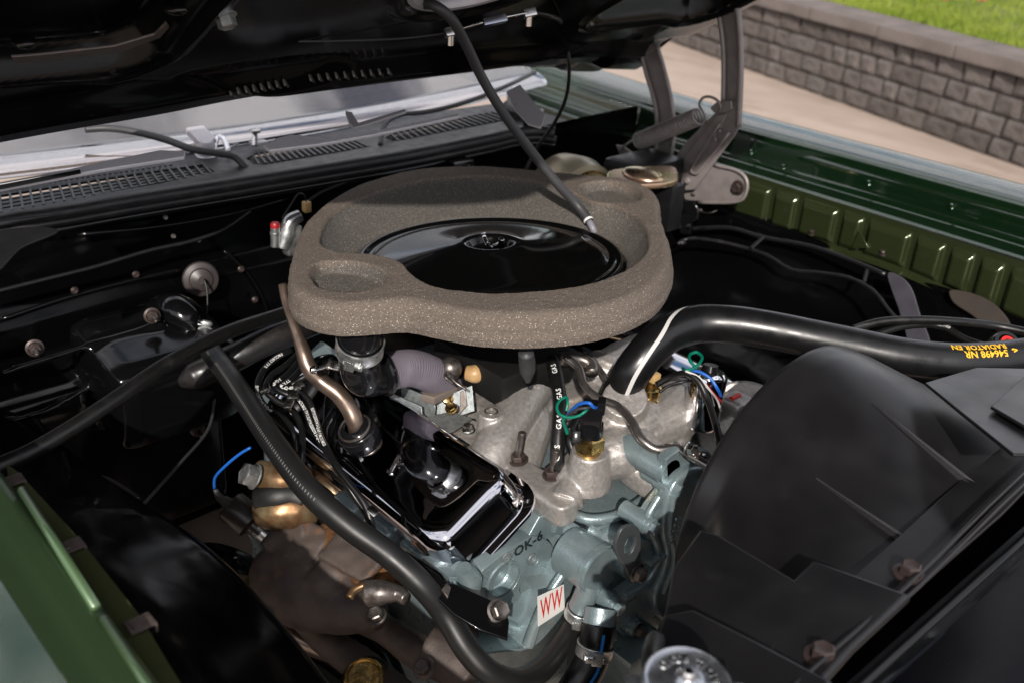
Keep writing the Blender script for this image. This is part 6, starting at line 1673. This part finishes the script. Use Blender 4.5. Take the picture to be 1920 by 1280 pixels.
    # radiator support panel
    s = thing('radiator_support', 'glossy black radiator support panel at the right bottom corner', 'radiator support', (.85, 0, .5))
    bm = new(); g = []
    for i in range(31):
        row = []
        for j in range(31):
            x = .752 + .5 * i / 30; y = -.80 + 1.9 * j / 30
            row.append(bm.verts.new((x, y, .928 - .03 * sst(0, .2, (x - .76)) + .004 * noise.noise(V((x * 6, y * 6, 0))))))
        g.append(row)
    for i in range(30):
        for j in range(30): bm.faces.new((g[i][j], g[i + 1][j], g[i + 1][j + 1], g[i][j + 1]))
    bmesh.ops.solidify(bm, geom=bm.faces[:], thickness=.002)
    obj('top_panel', bm, M['support'], s, 180)
    bm = new(); add_tube(bm, [(.757, -.8, .934), (.757, 1.1, .934)], .0045, 10, sm=0); obj('folded_edge', bm, M['black_gloss'], s, 180)
    # radiator tank & cap
    k = thing('radiator', 'radiator with silver stamped pressure cap at the bottom edge', 'radiator', (.745, .03, .3))
    bm = new(); add_box(bm, (.745, .03, .60), (.012, .9, .62)); obj('core', bm, M['dark_void'], k)
    bm = new(); add_box(bm, (.715, -.385, .90), (.07, .20, .06), None, .02); obj('tank', bm, M['black_satin'], k)
    q = PZ(1287, 1282, .985); X = frame(q, (0.05, -.05, 1))
    bm = new(); add_lathe(bm, [(0, .010), (.006, .0095), (.009, .006), (.012, .004), (.026, .003), (.029, .005), (.031, .003), (.032, -.004), (.031, -.012), (.022, -.013), (.021, -.03)], X, 48); cap = obj('cap', bm, M['cap_zinc'], k, 40)
    for s_ in (-1, 1):
        bm = new(); add_box(bm, (s_ * .034, 0, -.006), (.014, .018, .004), X, .0015); obj('ear', bm, M['cap_zinc'], cap)
    bm = new(); add_lathe(bm, [(0, .014), (.003, .0135), (.0055, .010), (.006, .007)], X, 20); obj('rivet', bm, M['bright_steel'], cap)
    for j, ch in enumerate('CLOSE TIGHT'):
        if ch == ' ': continue
        me = text_mesh(ch, .008, 1, .0003, .0004); a = R_(150 - j * 14); me.transform(X @ Matrix.Translation((.019 * math.cos(a), .019 * math.sin(a), .0038)) @ Matrix.Rotation(a - math.pi / 2, 4, 'Z')); finish(me, M['bright_steel']); link('stamped_letter', me, cap)
    H = Hose(PATH([(1230, 1200, .93), (1222, 1235, .945), (1225, 1262, .95), (1235, 1300, .95)]), .008, 14); o = obj('overflow_hose', H.mesh(), M['rubber'], None, 180); tag(o, 'black overflow hose curling beside the silver radiator cap', 'hose')
M['support'] = pm('support_black', (.004, .004, .006), .18, spec=.3, bump=.05, bs=12, bdist=.004, extra=stains((.40, .18, .08), 110, .71, .74))
M['cap_zinc'] = pm('cap_zinc', (.45, .47, .50), .28, metal=.95, rvar=.1, ns=60)

# ================================================================== BUILD
setting(); fenders(); bay(); hood(); hinge(); air_cleaner(); valve_cover(); intake(); small_engine_parts(); upper_hose(); head_block(); hoses(); exhaust(); front()
bpy.data.scenes.remove(TS)      # workshop cleared
